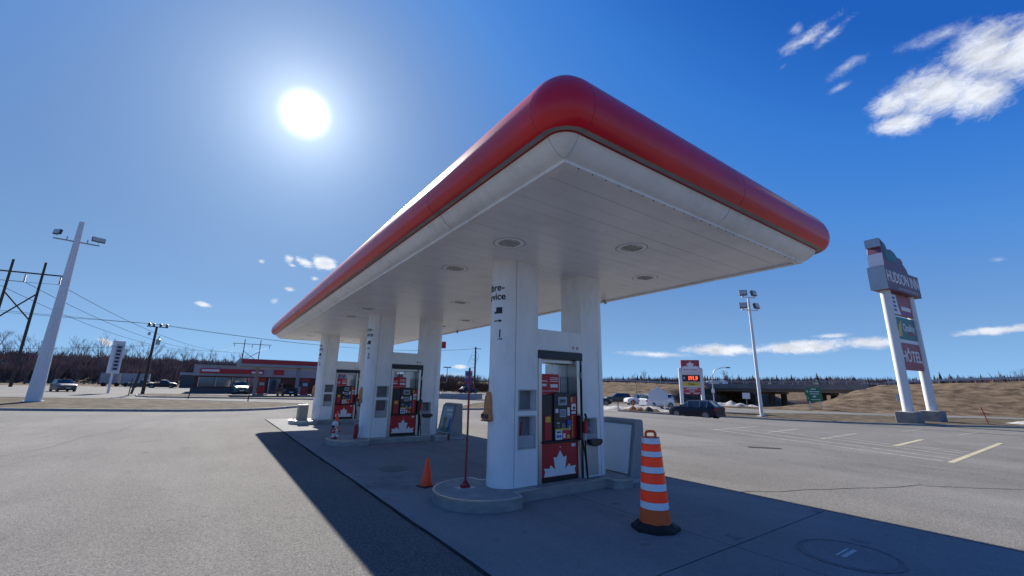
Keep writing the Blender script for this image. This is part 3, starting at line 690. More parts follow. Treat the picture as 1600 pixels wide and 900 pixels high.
        MB().tube([(q(5.575), s*.27, 1.0+zz), (q(5.58), s*.29, 1.6+zz), (q(5.575), s*.28, 2.12+zz)], .012, 8).build('hose_riser', 'rubber', t, smooth=True)
        MB().tube([(q(5.575), s*.30, 1.86+zz), (q(5.575), s*.30, 1.98+zz)], .022, 10).build('breakaway', 'galv', t)
    B('upper_cabinet', 'steel', 5.12, 5.47, -.02, .20, 1.575, 2.12)
    B('upper_cabinet_plate', 'alu', 5.30, 5.46, -.035, -.02, 1.58, 1.90)
    B('canopy_tray', 'steel', 4.65, 5.47, -.2, .2, 2.13, 2.19)
    return t
pump = make_pump('red and black fuel pump with maple leaf, on the island with the red pole')
who = [None, 'on the island with the patched ornament', 'on the island with the beige box']
for k in (1, 2):
    dup(isl, (IX, YC[k], 0), label=['concrete pump island carrying the patched ornament', 'concrete pump island carrying the beige box'][k-1])
    s2 = dup(sur, (IX, YC[k], 0), label='white pump surround with round-ended columns, ' + who[k])
    column_print(s2, str(k*2+1))
    dup(pump, (IX, YC[k], .16), label='red and black fuel pump with maple leaf, ' + who[k])
column_print(sur, '1')

# tan canvas covers hanging on the column ends
def make_cover(label, y):
    t = thing('canvas_cover', label, 'cover', (3.835, y, 1.16), group='tan canvas covers on the columns')
    prof = [(0, .10, .105), (.03, .125, .11), (.12, .12, .10), (.135, .105, .09), (.15, .115, .095), (.26, .11, .085), (.37, .10, .075), (.43, .07, .055), (.455, .03, .03)]
    mb = MB(); sg = 18; rr_ = random.Random(4)
    for i, (z, a, b) in enumerate(prof):
        for k in range(sg):
            an = 2*math.pi*k/sg; w = 1 + .10*math.sin(an*3+i) + rr_.uniform(-.04, .04)
            mb.v.append((-.055 + a*.62*math.cos(an)*w + .03*(z/.45), b*math.sin(an)*w*1.15, z))
    n = len(prof)
    mb.f = [(i*sg+k, i*sg+(k+1) % sg, (i+1)*sg+(k+1) % sg, (i+1)*sg+k) for i in range(n-1) for k in range(sg)] + [tuple(range(sg))[::-1], tuple(range((n-1)*sg, n*sg))]
    mb.build('canvas', 'tan_canvas', t, smooth=True)
    MB().box(-.13, .03, -.10, .10, -.012, .004).build('dark_hem', 'black', t, bevel=.01)
    for k in range(4): MB().box(-.128, -.11, -.10+k*.055, -.07+k*.055, .03, .10).build('dark_patch', 'print_dark', t, bevel=.004)
    MB().box(-.02, .06, -.05, .05, .30, .36).build('hook', 'black', t)
    return t
cv = make_cover('tan canvas cover hanging on the column behind the red pole', YC[0]+.06)
dup(cv, (3.835, YC[1]+.06, 1.16), label='tan canvas cover hanging on the column behind the patched ornament')
dup(cv, (3.835, YC[2]+.06, 1.16), label='tan canvas cover hanging on the column behind the beige box')

# slanted ad bins at the right ends of the islands
def make_bin(label, x, y, ad):
    t = thing('ad_stand', label, 'ad stand', (x, y, 0), group='slanted ad stands')
    MB().plate([(0, .0), (.50, .0), (.47, 1.09), (.43, 1.12), (.27, 1.12), (.235, 1.09)], -.45, .45).build('stand_body', 'stand_grey', t, bevel=.015)
    sl_ = Matrix.Translation((0.018, 0, .05)) @ Matrix.Rotation(math.atan2(.2195, 1.09), 4, 'Y')
    fr = MB()
    for (y0, y1, z0, z1) in ((-.44, .44, .99, 1.03), (-.44, .44, .07, .11), (-.44, -.40, .11, .99), (.40, .44, .11, .99)): fr.box(-.028, -.001, y0, y1, z0, z1)
    fr.xf(sl_).build('ad_frame', 'recess', t, bevel=.004)
    pn = MB().box(-.016, .0, -.40, .40, .11, .99).xf(sl_).build('ad_panel', 'print_white' if not ad else 'screen', t)
    if ad:
        for (y0, y1, z0, z1, m) in ((-.34, .1, .82, .9, 'print_white'), (-.34, .0, .7, .76, 'print_white'), (-.05, .2, .3, .62, 'beige'), (-.3, .3, .15, .3, 'hotel_green'), (-.02, .14, .5, .66, 'print_grey'), (-.35, -.2, .2, .6, 'print_blue')):
            MB().box(-.019, -.0165, y0, y1, z0, z1).xf(sl_).build('ad_print', m, pn)
    MB().box(.02, .52, -.47, .47, -.0, .06).build('base', 'bin_grey', t, bevel=.01)
    return t
make_bin('blank white slanted ad stand beside the striped orange drum', 6.55, 5.90, False)
make_bin('slanted ad stand with a dark printed poster', 6.55, 13.2, True)
make_bin('slanted grey ad stand behind the pump by the beige box', 6.55, 20.5, True)

# ------------------------------------------------------------------ small things on the pad
def make_cone(label, x, y, z=0., h=.46, group=None):
    t = thing('traffic_cone', label, 'cone', (x, y, z), rz=R(12), group=group)
    MB().box(-.13, .13, -.13, .13, 0, .025).build('base', 'black', t, bevel=.008)
    MB().lathe([(.105, .02), (.10, .05), (.028, h-.01), (.02, h), (.012, h)], 0, 0, 24).build('cone_body', 'orange', t, smooth=True)
    return t
make_cone('small orange traffic cone on the concrete beside the pump island', 3.3, 7.17)
make_cone('faded orange cone in front of the pump with the beige box', 3.95, 16.6, 0., .72)
dr = thing('traffic_drum', 'tall orange and white striped traffic drum on a black rubber base', 'traffic drum', (4.80, 3.62, 0), R(-28))
MB().prism([(.30*math.cos(R(a+22.5)), .27*math.sin(R(a+22.5))) for a in range(0, 360, 45)], 0, .055).build('rubber_base', 'rubber', dr, bevel=.015)
MB().lathe([(.27, .05), (.20, .10), (.19, .10)], 0, 0, 8).build('base_collar', 'rubber', dr)
bands = [('drum_body', .09, .30), ('white_refl', .30, .40), ('orange_refl', .405, .54), ('white_refl', .545, .63), ('orange_refl', .635, .765), ('white_refl', .77, .85), ('orange_refl', .855, .965), ('white_refl', .97, 1.045)]
bands = [('drum_body', .085, .265), ('white_refl', .265, .36), ('orange_refl', .365, .50), ('white_refl', .505, .60), ('orange_refl', .605, .725), ('white_refl', .73, .815), ('orange_refl', .82, .925), ('white_refl', .93, .99), ]
bands = [('drum_body', .085, .255), ('white_refl', .257, .335), ('orange_refl', .337, .455), ('white_refl', .467, .545), ('orange_refl', .547, .66), ('white_refl', .672, .742), ('orange_refl', .744, .85), ('white_refl', .862, .925), ('orange_refl', .927, 1.015), ('white_refl', 1.017, 1.085)]
def rad(z): return .190 - .078*(z-.085)
for i, (m, a, b) in enumerate(bands):
    ra, rb = rad(a), rad(b)
    nm = 'drum_skirt' if i == 0 else ('white_band' if m == 'white_refl' else 'orange_band')
    MB().lathe([(ra, a), (rb, b)] , 0, 0, 36).build(nm, m, dr, smooth=True)
    if m == 'white_refl' and i > 1:
        MB().lathe([(rad(a), a-.012), (rad(a)+.006, a-.008), (rad(a)+.006, a-.002), (rad(a), a)], 0, 0, 36).build('ridge', 'drum_body', dr, smooth=True)
MB().lathe([(.108, 1.083), (.112, 1.092), (.05, 1.094)], 0, 0, 30).build('drum_top', 'drum_body', dr)
hp = [(-.065, 0, 1.085), (-.065, 0, 1.135), (-.05, 0, 1.158), (0, 0, 1.165), (.05, 0, 1.158), (.065, 0, 1.135), (.065, 0, 1.085)]
MB().tube(hp, .018, 8).xf(Matrix.Rotation(R(-2), 4, 'Z')).build('handle', 'drum_body', dr, smooth=True)
MB().lathe([(.195, .07), (.195, .105), (.19, .11)], 0, 0, 30).build('foot_ring', 'drum_body', dr)
rp = thing('marker_pole', 'thin leaning red marker pole bolted to the rounded island end', 'pole', (3.46, 6.1, .16))
MB().box(-.14, .14, -.10, .10, 0.0, .008).build('base_plate', 'print_grey', rp)
MB().box(-.07, .07, -.05, .05, .007, .05).build('base_clamp', 'thin_red', rp, bevel=.01)
MB().tube([(0, 0, .04), (.004, 0, .9), (.0, 0, 1.83)], .0165, 10).build('rod', 'thin_red', rp, smooth=True)
for a in (-1, 1): MB().tube([(a*.055, 0, .04), (a*.02, 0, .10)], .014, 6).build('clamp_lug', 'thin_red', rp)
# patched ornament on the second island
on = thing('ornament', 'small white ornament with black patches and a red sign, standing on the island end', 'ornament', (3.12, 13.2, .16))
def blob(cx, cy, cz, rx, ry, rz_, seg=14): return MB().lathe([(max(.001, rx*math.sin(math.pi*k/8)), -rz_*math.cos(math.pi*k/8)) for k in range(9)], 0, 0, seg).xf(Matrix.Translation((cx, cy, cz)))
blob(0, 0, .20, .085, .08, .12).build('lower_lump', 'print_white', on, smooth=True)
blob(.0, 0, .40, .10, .09, .085).build('upper_lump', 'print_white', on, smooth=True)
blob(.075, -.02, .41, .045, .05, .06).build('black_patch', 'black', on, smooth=True)
blob(-.07, -.05, .34, .045, .04, .04).build('black_patch', 'black', on, smooth=True)
blob(-.05, -.05, .08, .045, .05, .045).build('base_lump', 'print_white', on, smooth=True); blob(.06, -.04, .08, .045, .05, .045).build('base_lump', 'print_white', on, smooth=True)
MB().box(-.13, -.01, -.11, -.085, .17, .29).build('red_sign', 'pump_red', on, bevel=.01); MB().box(-.11, -.03, -.113, -.109, .22, .245).build('sign_mark', 'print_white', on)
MB().box(-.07, .08, -.03, .03, 0, .05).build('stand', 'thin_red', on)
ex = thing('fire_extinguisher', 'small red extinguisher standing against the second column', 'extinguisher', (3.66, 13.02, .16))
MB().lathe([(.055, 0), (.06, .02), (.06, .30), (.04, .36), (.018, .38), (.018, .41)], 0, 0, 18).build('cylinder', 'thin_red', ex, smooth=True)
MB().box(-.05, .05, -.012, .012, .40, .43).build('valve_handle', 'alu', ex); MB().tube([(.04, 0, .40), (.075, 0, .3), (.065, 0, .1)], .008, 6).build('hose', 'rubber', ex)
bb = thing('service_box', 'square beige service box on the end of the far island', 'box', (3.42, 20.5, .16))
MB().box(-.19, .19, -.2, .2, 0, .60).build('cabinet', 'beige', bb, bevel=.012); MB().box(-.2, .2, -.21, .21, .598, .625).build('lid', 'beige', bb, bevel=.008)
MB().tube([(-.19, -.05, .06), (-.3, -.08, .09), (-.34, -.08, .0)], .012, 6).build('hose_end', 'rubber', bb)

# ------------------------------------------------------------------ vehicles
def make_car(name, label, cat, loc, heading, paint, L=4.3, Wd=1.78, H=1.5, style='hatch', group=None):
    """x forward. stations: x, belt z, roof z (None = no cabin), half width, roof half width"""
    t = thing(name, label, cat, loc, heading, group); hw = Wd/2
    s = L/4.3; gc_ = .2
    hood = .62*H; belt = .66*H
    if style == 'hatch': cabin = (-1.95, -1.45, .25, 1.0)      # rear glass bottom, rear roof, front roof, windscreen base
    elif style == 'suv': cabin = (-2.05, -1.8, .25, .95)
    else: cabin = (-.35, -.2, .55, 1.1)
    rb, rr_, rf, wb = [c*s for c in cabin]
    xs = [-2.15*s, -2.1*s, rb, (rb+rr_)/2, rr_, (rr_*.66+rf*.34), (rr_*.33+rf*.67), rf, (rf+wb)/2, wb, (wb+1.75*s)/2, 1.75*s, 2.02*s, 2.13*s]
    st = []
    for x in xs:
        u = abs(x)/(2.15*s); w = hw*(1 - .10*max(0, (u-.72)/.28)**2*1.6)
        if x > wb: k = (x-wb)/(2.13*s-wb); bz = belt - (belt-hood)*k - .16*H*max(0, k-.75)/.25*.8
        elif style == 'pickup' and x < rb: bz = .60*H
        else: bz = belt + .03*max(0, -x)
        if x <= -2.1*s: bz -= .05
        if rb < x < wb:
            if x < rr_: k = (x-rb)/(rr_-rb)
            elif x > rf: k = (wb-x)/(wb-rf)
            else: k = 1
            rz_ = bz + (H-bz)*(k if k < 1 else 1) - (.02 if k == 1 and x < (rr_+rf)/2 and x == rr_ else 0); wr = hw*(.93 - .17*k)
        else: rz_ = bz; wr = w*.90
        zb = gc_ + (.10 if u > .9 else 0)
        st.append([(w*.93, zb), (w*.985, zb+.12), (w, (zb+bz)*.5+.05), (w*.985, bz-.10), (w*.95, bz-.01), (wr, max(rz_-.055, bz) if rz_ > bz+.08 else bz+.004), (wr*.86, rz_+.008), (wr*.45, rz_+.022), (0, rz_+.026)])
    body = MB(); gl = MB(); n = len(st[0]); V = []
    for x, p in zip(xs, st): V.append([(x, yv, z) for yv, z in p] + [(x, -yv, z) for yv, z in p[-2::-1]])
    m_ = len(V[0])
    for mbx in (body, gl): mbx.v = [v for r_ in V for v in r_]
    glass_side = []; 
    for i in range(len(xs)-1):
        for j in range(m_-1):
            f = (i*m_+j, (i+1)*m_+j, (i+1)*m_+j+1, i*m_+j+1)
            jj = j if j < n-1 else m_-2-j
            side = jj == 4; top = jj >= 5
            xa, xb_ = xs[i], xs[i+1]; isg = False
            if rb <= xa and xb_ <= wb:
                if side: isg = True
                if top and (xb_ <= rr_+1e-6 or xa >= rf-1e-6): isg = True
            (gl if isg else body).f.append(f)
        f = None
    body.f += [tuple(range(m_))[::-1], tuple((len(xs)-1)*m_+k for k in range(m_))]
    body.f += [(i*m_, i*m_+m_-1, (i+1)*m_+m_-1, (i+1)*m_) for i in range(len(xs)-1)]
    body.build('body', paint, t, smooth=True); g = gl.build('windows', 'car_glass', t, smooth=True)
    for sy in (-1, 1):
        for xx in ((rr_*.62+rf*.38), rr_+.02, rf+.02):      # pillars
            zt = H-.05; MB().tube([(xx-.02, sy*hw*.955, belt), (xx-.05 if xx < rf else xx-.02, sy*hw*.775, zt)], .032, 6).build('pillar', paint, t)
        MB().box(wb*.86-.08, wb*.86+.06, sy*hw*1.0-.02 if sy > 0 else -hw*1.0-.13, sy*hw*1.0+.13 if sy > 0 else -hw+.02, belt+.02, belt+.14).build('mirror', paint, t, bevel=.03)
        MB().box(-.95*s, .95*s, sy*hw*.99-.012, sy*hw*.99+.012, .27, .34).build('sill', 'black', t)
        MB().box(-.45*s, -.30*s, sy*hw-.005, sy*hw+.014, belt-.17, belt-.14).build('door_handle', paint, t); MB().box(.50*s, .65*s, sy*hw-.005, sy*hw+.014, belt-.19, belt-.16).build('door_handle', paint, t)
        MB().box(1.93*s, 2.10*s, sy*hw*.72-.15, sy*hw*.72+.15, .50*H-.06, .50*H+.06).build('headlight', 'lens', t, bevel=.03)
        MB().box(-2.17*s, -2.04*s, sy*hw*.80-.10, sy*hw*.80+.10, .52*H-.02, .52*H+.16).build('tail_light', 'tail_red', t, bevel=.02)
        for xx in (1.33*s, -1.30*s):
            wr = .325 if style == 'hatch' else .355
            yo = sy*(hw-.10)
            w = MB().lathe([(wr-.06, -.10), (wr-.015, -.105), (wr, -.06), (wr, .06), (wr-.015, .105), (wr-.06, .10)], 0, 0, 24).xf(Matrix.Translation((xx, yo, wr)) @ Matrix.Rotation(math.pi/2, 4, 'X')).build('wheel', 'tyre', t, smooth=True)
            MB().lathe([(wr-.075, -.108), (wr-.11, -.095), (.05, -.10), (.001, -.11)] if True else [], 0, 0, 20).xf(Matrix.Translation((xx, yo, wr)) @ Matrix.Rotation(math.pi/2*(1 if sy < 0 else -1) + (math.pi if True else 0), 4, 'X')).build('rim', 'rim', w, smooth=True)
            ar = [(xx+(wr+.055)*math.cos(R(a)), wr+(wr+.055)*math.sin(R(a))) for a in range(-8, 189, 14)]
            MB().plate(ar[::-1], min(yo+sy*.088, yo+sy*.104), max(yo+sy*.088, yo+sy*.104)).build('wheel_arch', 'black', t)
    MB().box(2.06*s, 2.16*s, -.5, .5, .30, .44).build('grille', 'black', t, bevel=.02)
    MB().box(-2.2*s, -2.12*s, -hw*.85, hw*.85, .26, .42).build('bumper', 'black', t, bevel=.03)
    MB().box(2.13*s, 2.17*s, -.24, .24, .46, .56).build('number_plate', 'print_white', t)
    if style == 'suv':
        for sy in (-1, 1): MB().tube([(rr_+.1, sy*hw*.66, H+.03), (rf-.05, sy*hw*.66, H+.03)], .02, 6).build('roof_rail', 'alu', t)
    return t
def heading(dx, dy): return math.atan2(dy, dx)
make_car('parked_car', 'dark navy hatchback parked by the kerb in front of the price sign', 'car', (34.2, 21.0, -.66), heading(-.05, 1.), 'navy', 4.2, 1.8, 1.5, 'hatch')
make_car('parked_car', 'dark car half hidden behind the pump column, beside the snow bank', 'car', (44.6, 42.6, -.68), heading(1., -.75), 'car_dark', 4.3, 1.8, 1.55, 'suv')
make_car('parked_car', 'dark grey-green wagon parked below the embankment', 'car', (57.4, 49.6, -.68), heading(-.8, .6), 'car_grey', 4.4, 1.8, 1.6, 'suv')
make_car('parked_car', 'white wagon with its front towards the grey-green wagon', 'car', (54.2, 42.6, -.68), heading(-.85, .45), 'car_white', 4.4, 1.8, 1.6, 'suv')
make_car('parked_car', 'white wagon seen from behind, beside the blank white sign', 'car', (47.6, 34.6, -.68), heading(.8, -.2), 'car_white', 4.5, 1.85, 1.65, 'suv')
make_car('parked_car', 'white car standing furthest back, behind the two white wagons', 'car', (57.2, 41.4, -.68), heading(-.9, .5), 'car_white', 4.6, 1.85, 1.7, 'suv')
make_car('moving_car', 'dark grey wagon driving on the road beyond the tall white light pole', 'car', (-16.6, 84, 0), heading(.45, -1.), 'car_grey', 4.6, 1.85, 1.6, 'suv')
make_car('parked_car', 'dark teal car under the restaurant window', 'car', (3.6, 73.4, 0), heading(.05, -1.), 'car_teal', 4.4, 1.8, 1.7, 'suv')
make_car('parked_car', 'black and white car under the background filling station canopy', 'car', (8.5, 64.2, 0), heading(.1, -1.), 'car_dark', 4.4, 1.8, 1.55, 'hatch')
make_car('pickup_truck', 'dark pickup truck parked beside the white trailers', 'pickup', (-9.2, 128, 0), heading(1, -.1), 'car_dark', 5.6, 1.95, 1.85, 'pickup')
make_car('pickup_truck', 'second dark pickup behind the utility pole', 'pickup', (-12.9, 131, 0), heading(1, -.2), 'car_grey', 5.4, 1.95, 1.8, 'pickup')
make_car('moving_car', 'small dark car on the road behind the round pylon sign', 'car', (47.5, 84, 0), heading(1, .2), 'navy', 4.4, 1.8, 1.5, 'hatch')
make_car('moving_car', 'white pickup on the highway beside the bridge railing', 'pickup', (107, 59.5, 2.93), heading(.05, -1), 'car_white', 5.4, 1.95, 1.85, 'pickup')
make_car('moving_car', 'white van on the street under the bridge', 'van', (130, 35.6, -4.28), heading(1, .1), 'car_white', 5.2, 2.0, 2.3, 'suv')

# ------------------------------------------------------------------ poles, signs on the right
def flood(t, x, y, z, yaw_, w=.42, h=.3, tilt=25, parent_name='floodlight'):
    m_ = Matrix.Translation((x, y, z)) @ Matrix.Rotation(yaw_, 4, 'Z') @ Matrix.Rotation(R(tilt), 4, 'X')
    f = MB().box(-w/2, w/2, -.09, .09, -h/2, h/2).xf(m_).build(parent_name, 'bld_dark', t, bevel=.015)
    MB().box(-w/2+.03, w/2-.03, -.10, -.088, -h/2+.03, h/2-.03).xf(m_).build('lens', 'lens', f)
    MB().tube([(x, y, z-h*.75), (x, y, z)], .03, 6).build('bracket', 'galv', f)
lp = thing('light_pole', 'tall slim white light pole with four floodlights, near the overpass', 'light pole', (41.9, 19.2, -0.56), R(-28))
lp.scale = (1.4, 1.4, 1.4)
MB().tube([(0, 0, 0), (0, 0, 8.0)], .115, 12, .075).build('pole', 'pole_white', lp, smooth=True)
MB().box(-.2, .2, -.2, .2, -.02, .06).build('base_plate', 'galv', lp)
for z, w in ((7.1, .62), (8.0, .52)):
    MB().box(-w, w, -.04, .04, z-.03, z+.03).build('cross_arm', 'pole_white', lp)
    for sx in (-1, 1): flood(lp, sx*(w-.12), -.05, z+.3, R(sx*22), .50, .38, -12)
# big light pole at the left
lp2 = thing('light_pole', 'thick tapering white steel light pole with two floodlights, on the grass verge', 'light pole', (-9.95, 43.8, .1), R(12))
MB().lathe([(.42, 0), (.39, 1.4), (.365, 2.2), (.16, 13.4)], 0, 0, 14).build('pole', 'pole_white', lp2)
MB().lathe([(.55, -.05), (.55, .06)], 0, 0, 14).build('base_flange', 'galv', lp2)
MB().box(-1.25, 1.25, -.05, .05, 11.75, 11.84).build('cross_arm', 'galv', lp2)
for k in (-.55, .55): MB().tube([(k, 0, 11.8), (k, 0, 12.1)], .035, 6).build('stub', 'galv', lp2)
flood(lp2, -1.1, 0, 12.3, R(-50), .55, .38, -10); flood(lp2, 1.12, 0, 12.25, R(12), .78, .36, -8)
# price sign
ps = thing('price_sign', 'white station price sign with red maple leaf panel behind the navy hatchback', 'price sign', (45.1, 28.0, -0.56), R(-50))
ps.scale = (1.4, 1.4, 1.4)
for sx in (-1, 1): MB().box(sx*.80-.13, sx*.80+.13, -.13, .13, 0, 3.38).build('post', 'pole_white', ps, bevel=.03)
MB().box(-.69, .69, -.08, .08, 1.35, 3.2).build('panel_back', 'pole_white', ps)
lf = MB().box(-.71, .71, -.155, .14, 3.02, 4.02).build('leaf_box', 'hotel_red', ps, bevel=.02)
MB().plate([(x*.66, 3.30+z*.36) for x, z in LEAF], -.165, -.157).build('maple_leaf', 'print_white', lf)
MB().box(-.69, .69, -.164, -.156, 3.02, 3.31).build('name_strip', 'print_white', lf)
text_mesh('PETRO-CANADA', .155, .004, bold=.003).xf(Matrix.Translation((0, -.168, 3.22)) @ TXZ).build('lettering', 'bld_red', lf)
pd = MB().box(-.70, .70, -.12, -.082, 2.28, 2.80).build('price_display', 'black', ps)
text_mesh('191.9', .42, .004, bold=.012, wide=.8).xf(Matrix.Translation((.13, -.126, 2.54)) @ TXZ).build('price_digits', 'led', pd)
MB().box(-.58, -.46, -.126, -.121, 2.45, 2.66).build('price_mark', 'print_grey', pd)
b = MB().box(-.66, .66, -.11, -.082, 1.93, 2.22).build('yellow_board', 'print_yellow', ps)
text_mesh('Diesel', .2, .003, bold=.004).xf(Matrix.Translation((0, -.114, 2.08)) @ TXZ).build('lettering', 'print_dark', b)
for k, z in enumerate((1.72, 1.52, 1.33)):
    b = MB().box(-.66, .66, -.11, -.082, z-.075, z+.08).build('red_board', 'bld_red', ps)
    for x0, x1 in (((-.42, .45),), ((-.2, .2),), ((-.5, -.15), (.1, .55)))[k]: MB().box(x0, x1, -.114, -.1105, z-.025, z+.03).build('board_text', 'print_white', b)
# blank white sign
ws = thing('blank_sign', 'blank white sign with a stepped peak on two posts above the snow bank', 'sign', (40.0, 28.9, -0.56), R(-52))
ws.scale = (1.4, 1.4, 1.4)
MB().plate([(-.72, .75), (.72, .75), (.72, 1.45), (.42, 1.52), (.22, 1.72), (-.05, 1.78), (-.28, 1.66), (-.45, 1.5), (-.72, 1.45)], -.04, .04).build('board', 'pole_white', ws)
for sx in (-.48, .48): MB().box(sx-.06, sx+.06, .04, .12, 0, 1.2).build('post', 'pole_white', ws)
# hotel pylon
hp_ = thing('hotel_pylon', 'tall twin-post hotel pylon with maroon name box above three panels', 'pylon sign', (46.2, 9.9, -0.56), R(-5))
hp_.scale = (1.4, 1.4, 1.4)
HS = 3.7
for k, x in enumerate((0, HS)):
    MB().tube([(x, 0, .5), (x, 0, 8.6)], .25, 16).build('post', 'pole_white', hp_, smooth=True)
    MB().box(x-.62, x+.62, -.45, .45, -.05, .62).build('concrete_block', 'stone', hp_, bevel=.03)
nb = MB().box(-.75, HS+.75, -.42, .42, 7.75, 9.15).build('name_box', 'maroon', hp_, bevel=.02)
for x0, x1 in ((-.77, -.748), (HS+.748, HS+.77)): MB().box(x0, x1, -.43, .43, 7.73, 9.17).build('end_cap', 'alu', nb)
text_mesh('Hudson Inn'.upper(), .98, .01, bold=.012, wide=.80).xf(Matrix.Translation((HS/2, -.43, 8.55)) @ TXZ).build('lettering', 'print_white', nb)
for k in range(9): MB().box(.9+k*.35, 1.1+k*.35, -.432, -.421, 7.88, 8.0).build('small_lettering', 'print_grey', nb)
MB().box(-.1, HS+.4, -.432, -.421, 8.98, 9.02).build('rule', 'teal', nb)
hd = MB().plate([(-.35, 9.15), (3.3, 9.15), (3.0, 9.55), (2.6, 9.80), (2.7, 9.93), (2.35, 10.14), (1.9, 10.11), (1.6, 10.36), (1.0, 10.51), (.5, 10.42), (.25, 10.76), (-.45, 11.01), (-.55, 10.67), (-.45, 10.42), (-.55, 10.05)], -.35, .35).build('figure_top', 'maroon', hp_, bevel=.02)
MB().plate([(.1, 9.68), (1.6, 9.68), (1.9, 10.08), (1.5, 10.27), (1.0, 10.36), (.45, 10.27), (.2, 10.61), (-.3, 10.86), (-.1, 10.30)], -.365, -.351).build('figure_teal', 'teal', hd)
MB().box(-.57, -.46, -.36, .36, 9.24, 10.02).build('figure_edge', 'print_white', hd); MB().box(-.62, -.50, -.36, .36, 10.45, 10.98).build('figure_edge', 'alu', hd)
def panel(z0, z1, m, nm):
    return MB().box(.28, HS-.28, -.10, .10, z0, z1).build(nm, m, hp_, bevel=.01)
p = panel(6.35, 7.62, 'hotel_red', 'panel')
MB().plate([(.29, 6.37), (1.5, 6.37), (1.25, 6.9), (1.15, 7.6), (.29, 7.6)], -.108, -.101).build('panel_white', 'print_white', p)
for k in range(4): MB().box(.55, .95, -.114, -.109, 6.55+k*.25, 6.70+k*.25).build('panel_print', 'print_blue' if k % 2 else 'maroon', p)
MB().box(1.7, 3.2, -.108, -.101, 6.7, 6.95).build('panel_print', 'print_white', p); MB().box(1.7, 3.1, -.108, -.101, 6.5, 6.56).build('panel_print', 'print_blue', p)
p = panel(4.85, 6.22, 'hotel_green', 'panel')
MB().plate([(.4, 5.0), (1.0, 5.0), (1.15, 5.6), (1.2, 6.05), (.75, 5.7)], -.108, -.101).build('panel_print', 'print_yellow', p)
text_mesh('Quality', .62, .005, bold=.01).xf(Matrix.Translation((2.25, -.105, 5.6)) @ TXZ).build('lettering', 'print_white', p); MB().box(2.1, 2.9, -.108, -.101, 5.15, 5.32).build('panel_print', 'bld_red', p)
MB().box(.3, HS-.3, -.09, .09, 4.62, 4.84).build('panel_white', 'print_white', hp_)
p = panel(3.0, 4.6, 'hotel_red', 'panel')
text_mesh('HÔTEL', .95, .008, bold=.015).xf(Matrix.Translation((HS/2, -.108, 3.78)) @ TXZ).build('lettering', 'print_white', p)
# curved street light, highway sign, small signs
sl_ = thing('street_light', 'curved grey street light beside the embankment', 'street light', (60.6, 34.2, -0.68), R(-62))
sl_.scale = (1.4, 1.4, 1.4)
MB().tube([(0, 0, 0), (0, 0, 2.6), (.06, 0, 3.3), (.35, 0, 3.8), (.9, 0, 4.02), (1.5, 0, 4.05)], .06, 8, .035).build('pole', 'galv', sl_, smooth=True)
MB().box(1.4, 1.8, -.09, .09, 3.98, 4.1).build('lamp_head', 'bld_dark', sl_, bevel=.03); MB().box(-.18, .12, -.08, -.05, 1.45, 1.85).build('number_board', 'print_white', sl_)
gs = thing('highway_sign', 'green highway direction sign on two pale posts before the overpass', 'road sign', (66.2, 23.4, -0.7), R(-72))
gs.scale = (1.4, 1.4, 1.4)
bd = MB().box(-.62, .62, -.03, .03, .85, 2.15).build('board', 'sign_green', gs)
for sx in (-.42, .42): MB().box(sx-.05, sx+.05, .03, .11, 0, 1.5).build('post', 'pole_white', gs)
for (x0, x1, z0, z1) in ((-.2, .2, 1.95, 2.02), (-.35, .45, 1.72, 1.78), (-.55, -.47, 1.68, 1.85), (-.3, .4, 1.52, 1.57), (-.1, .15, 1.25, 1.36), (-.52, -.44, 1.1, 1.16), (-.3, .45, 1.0, 1.04)):
    MB().box(x0, x1, -.036, -.031, z0, z1).build('sign_mark', 'print_white', bd)
def small_sign(label, x, y, z, h, w, hh, m, rz=R(-70)):
    t = thing('small_sign', label, 'sign', (x, y, z), rz)
    MB().box(-.03, .03, -.03, .03, 0, h).build('post', 'galv', t); MB().box(-w/2, w/2, -.045, -.031, h-hh, h).build('board', m, t); t.scale = (1.4, 1.4, 1.4); return t
small_sign('small pale square sign at the foot of the dark bridge slope', 64.4, 31.4, -.68, 1.5, .7, .6, 'print_white')
small_sign('small grey sign post on the grass slope right of the overpass', 70.2, 15.6, -.6, 1.6, .5, .6, 'print_grey')
tag(MB().tube([(0, 0, 0), (0, 0, 1.05)], .06, 6).build('marker_stake', 'wood_pole', loc=(36.6, 31.6, -.56)), 'short dark wooden stake in the snow bank', 'stake')
tag(MB().tube([(0, 0, 0), (-.16, .14, 1.2)], .055, 6).build('marker_stake', 'drum_body', loc=(35.6, 28.6, -.56)), 'leaning orange stake at the kerb by the snow bank', 'stake')
tag(MB().tube([(0, 0, 0), (-.4, .16, 1.3)], .03, 6).build('marker_stake', 'thin_red', loc=(52.0, 6.4, -.56)), 'thin red stake in the verge beside the hotel pylon', 'stake')
# dirty snow
def heap(name, label, cx, cy, ln, wd, h, rz, seed, m='snow'):
    r = random.Random(seed); mb = MB(); nx_, ny_ = 26, 10
    ph = [r.uniform(0, 6) for _ in range(6)]
    for j in range(ny_+1):
        for i in range(nx_+1):
            u, v = i/nx_*2-1, j/ny_*2-1
            e = max(0, 1-(abs(u)**2.2))*max(0, 1-v*v); z = h*e*(.55 + .25*math.sin(u*7+ph[0])*math.cos(v*3+ph[1]) + .2*math.sin(u*17+ph[2]) + .25*r.random()) - .03
            mb.v.append((u*ln/2, v*wd/2 + .2*math.sin(u*5+ph[3]), z))
    mb.f = [(j*(nx_+1)+i, j*(nx_+1)+i+1, (j+1)*(nx_+1)+i+1, (j+1)*(nx_+1)+i) for j in range(ny_) for i in range(nx_)]
    return tag(mb.build(name, m, loc=(cx, cy, -.57), rz=rz, smooth=True), label, 'snow', kind='thing')
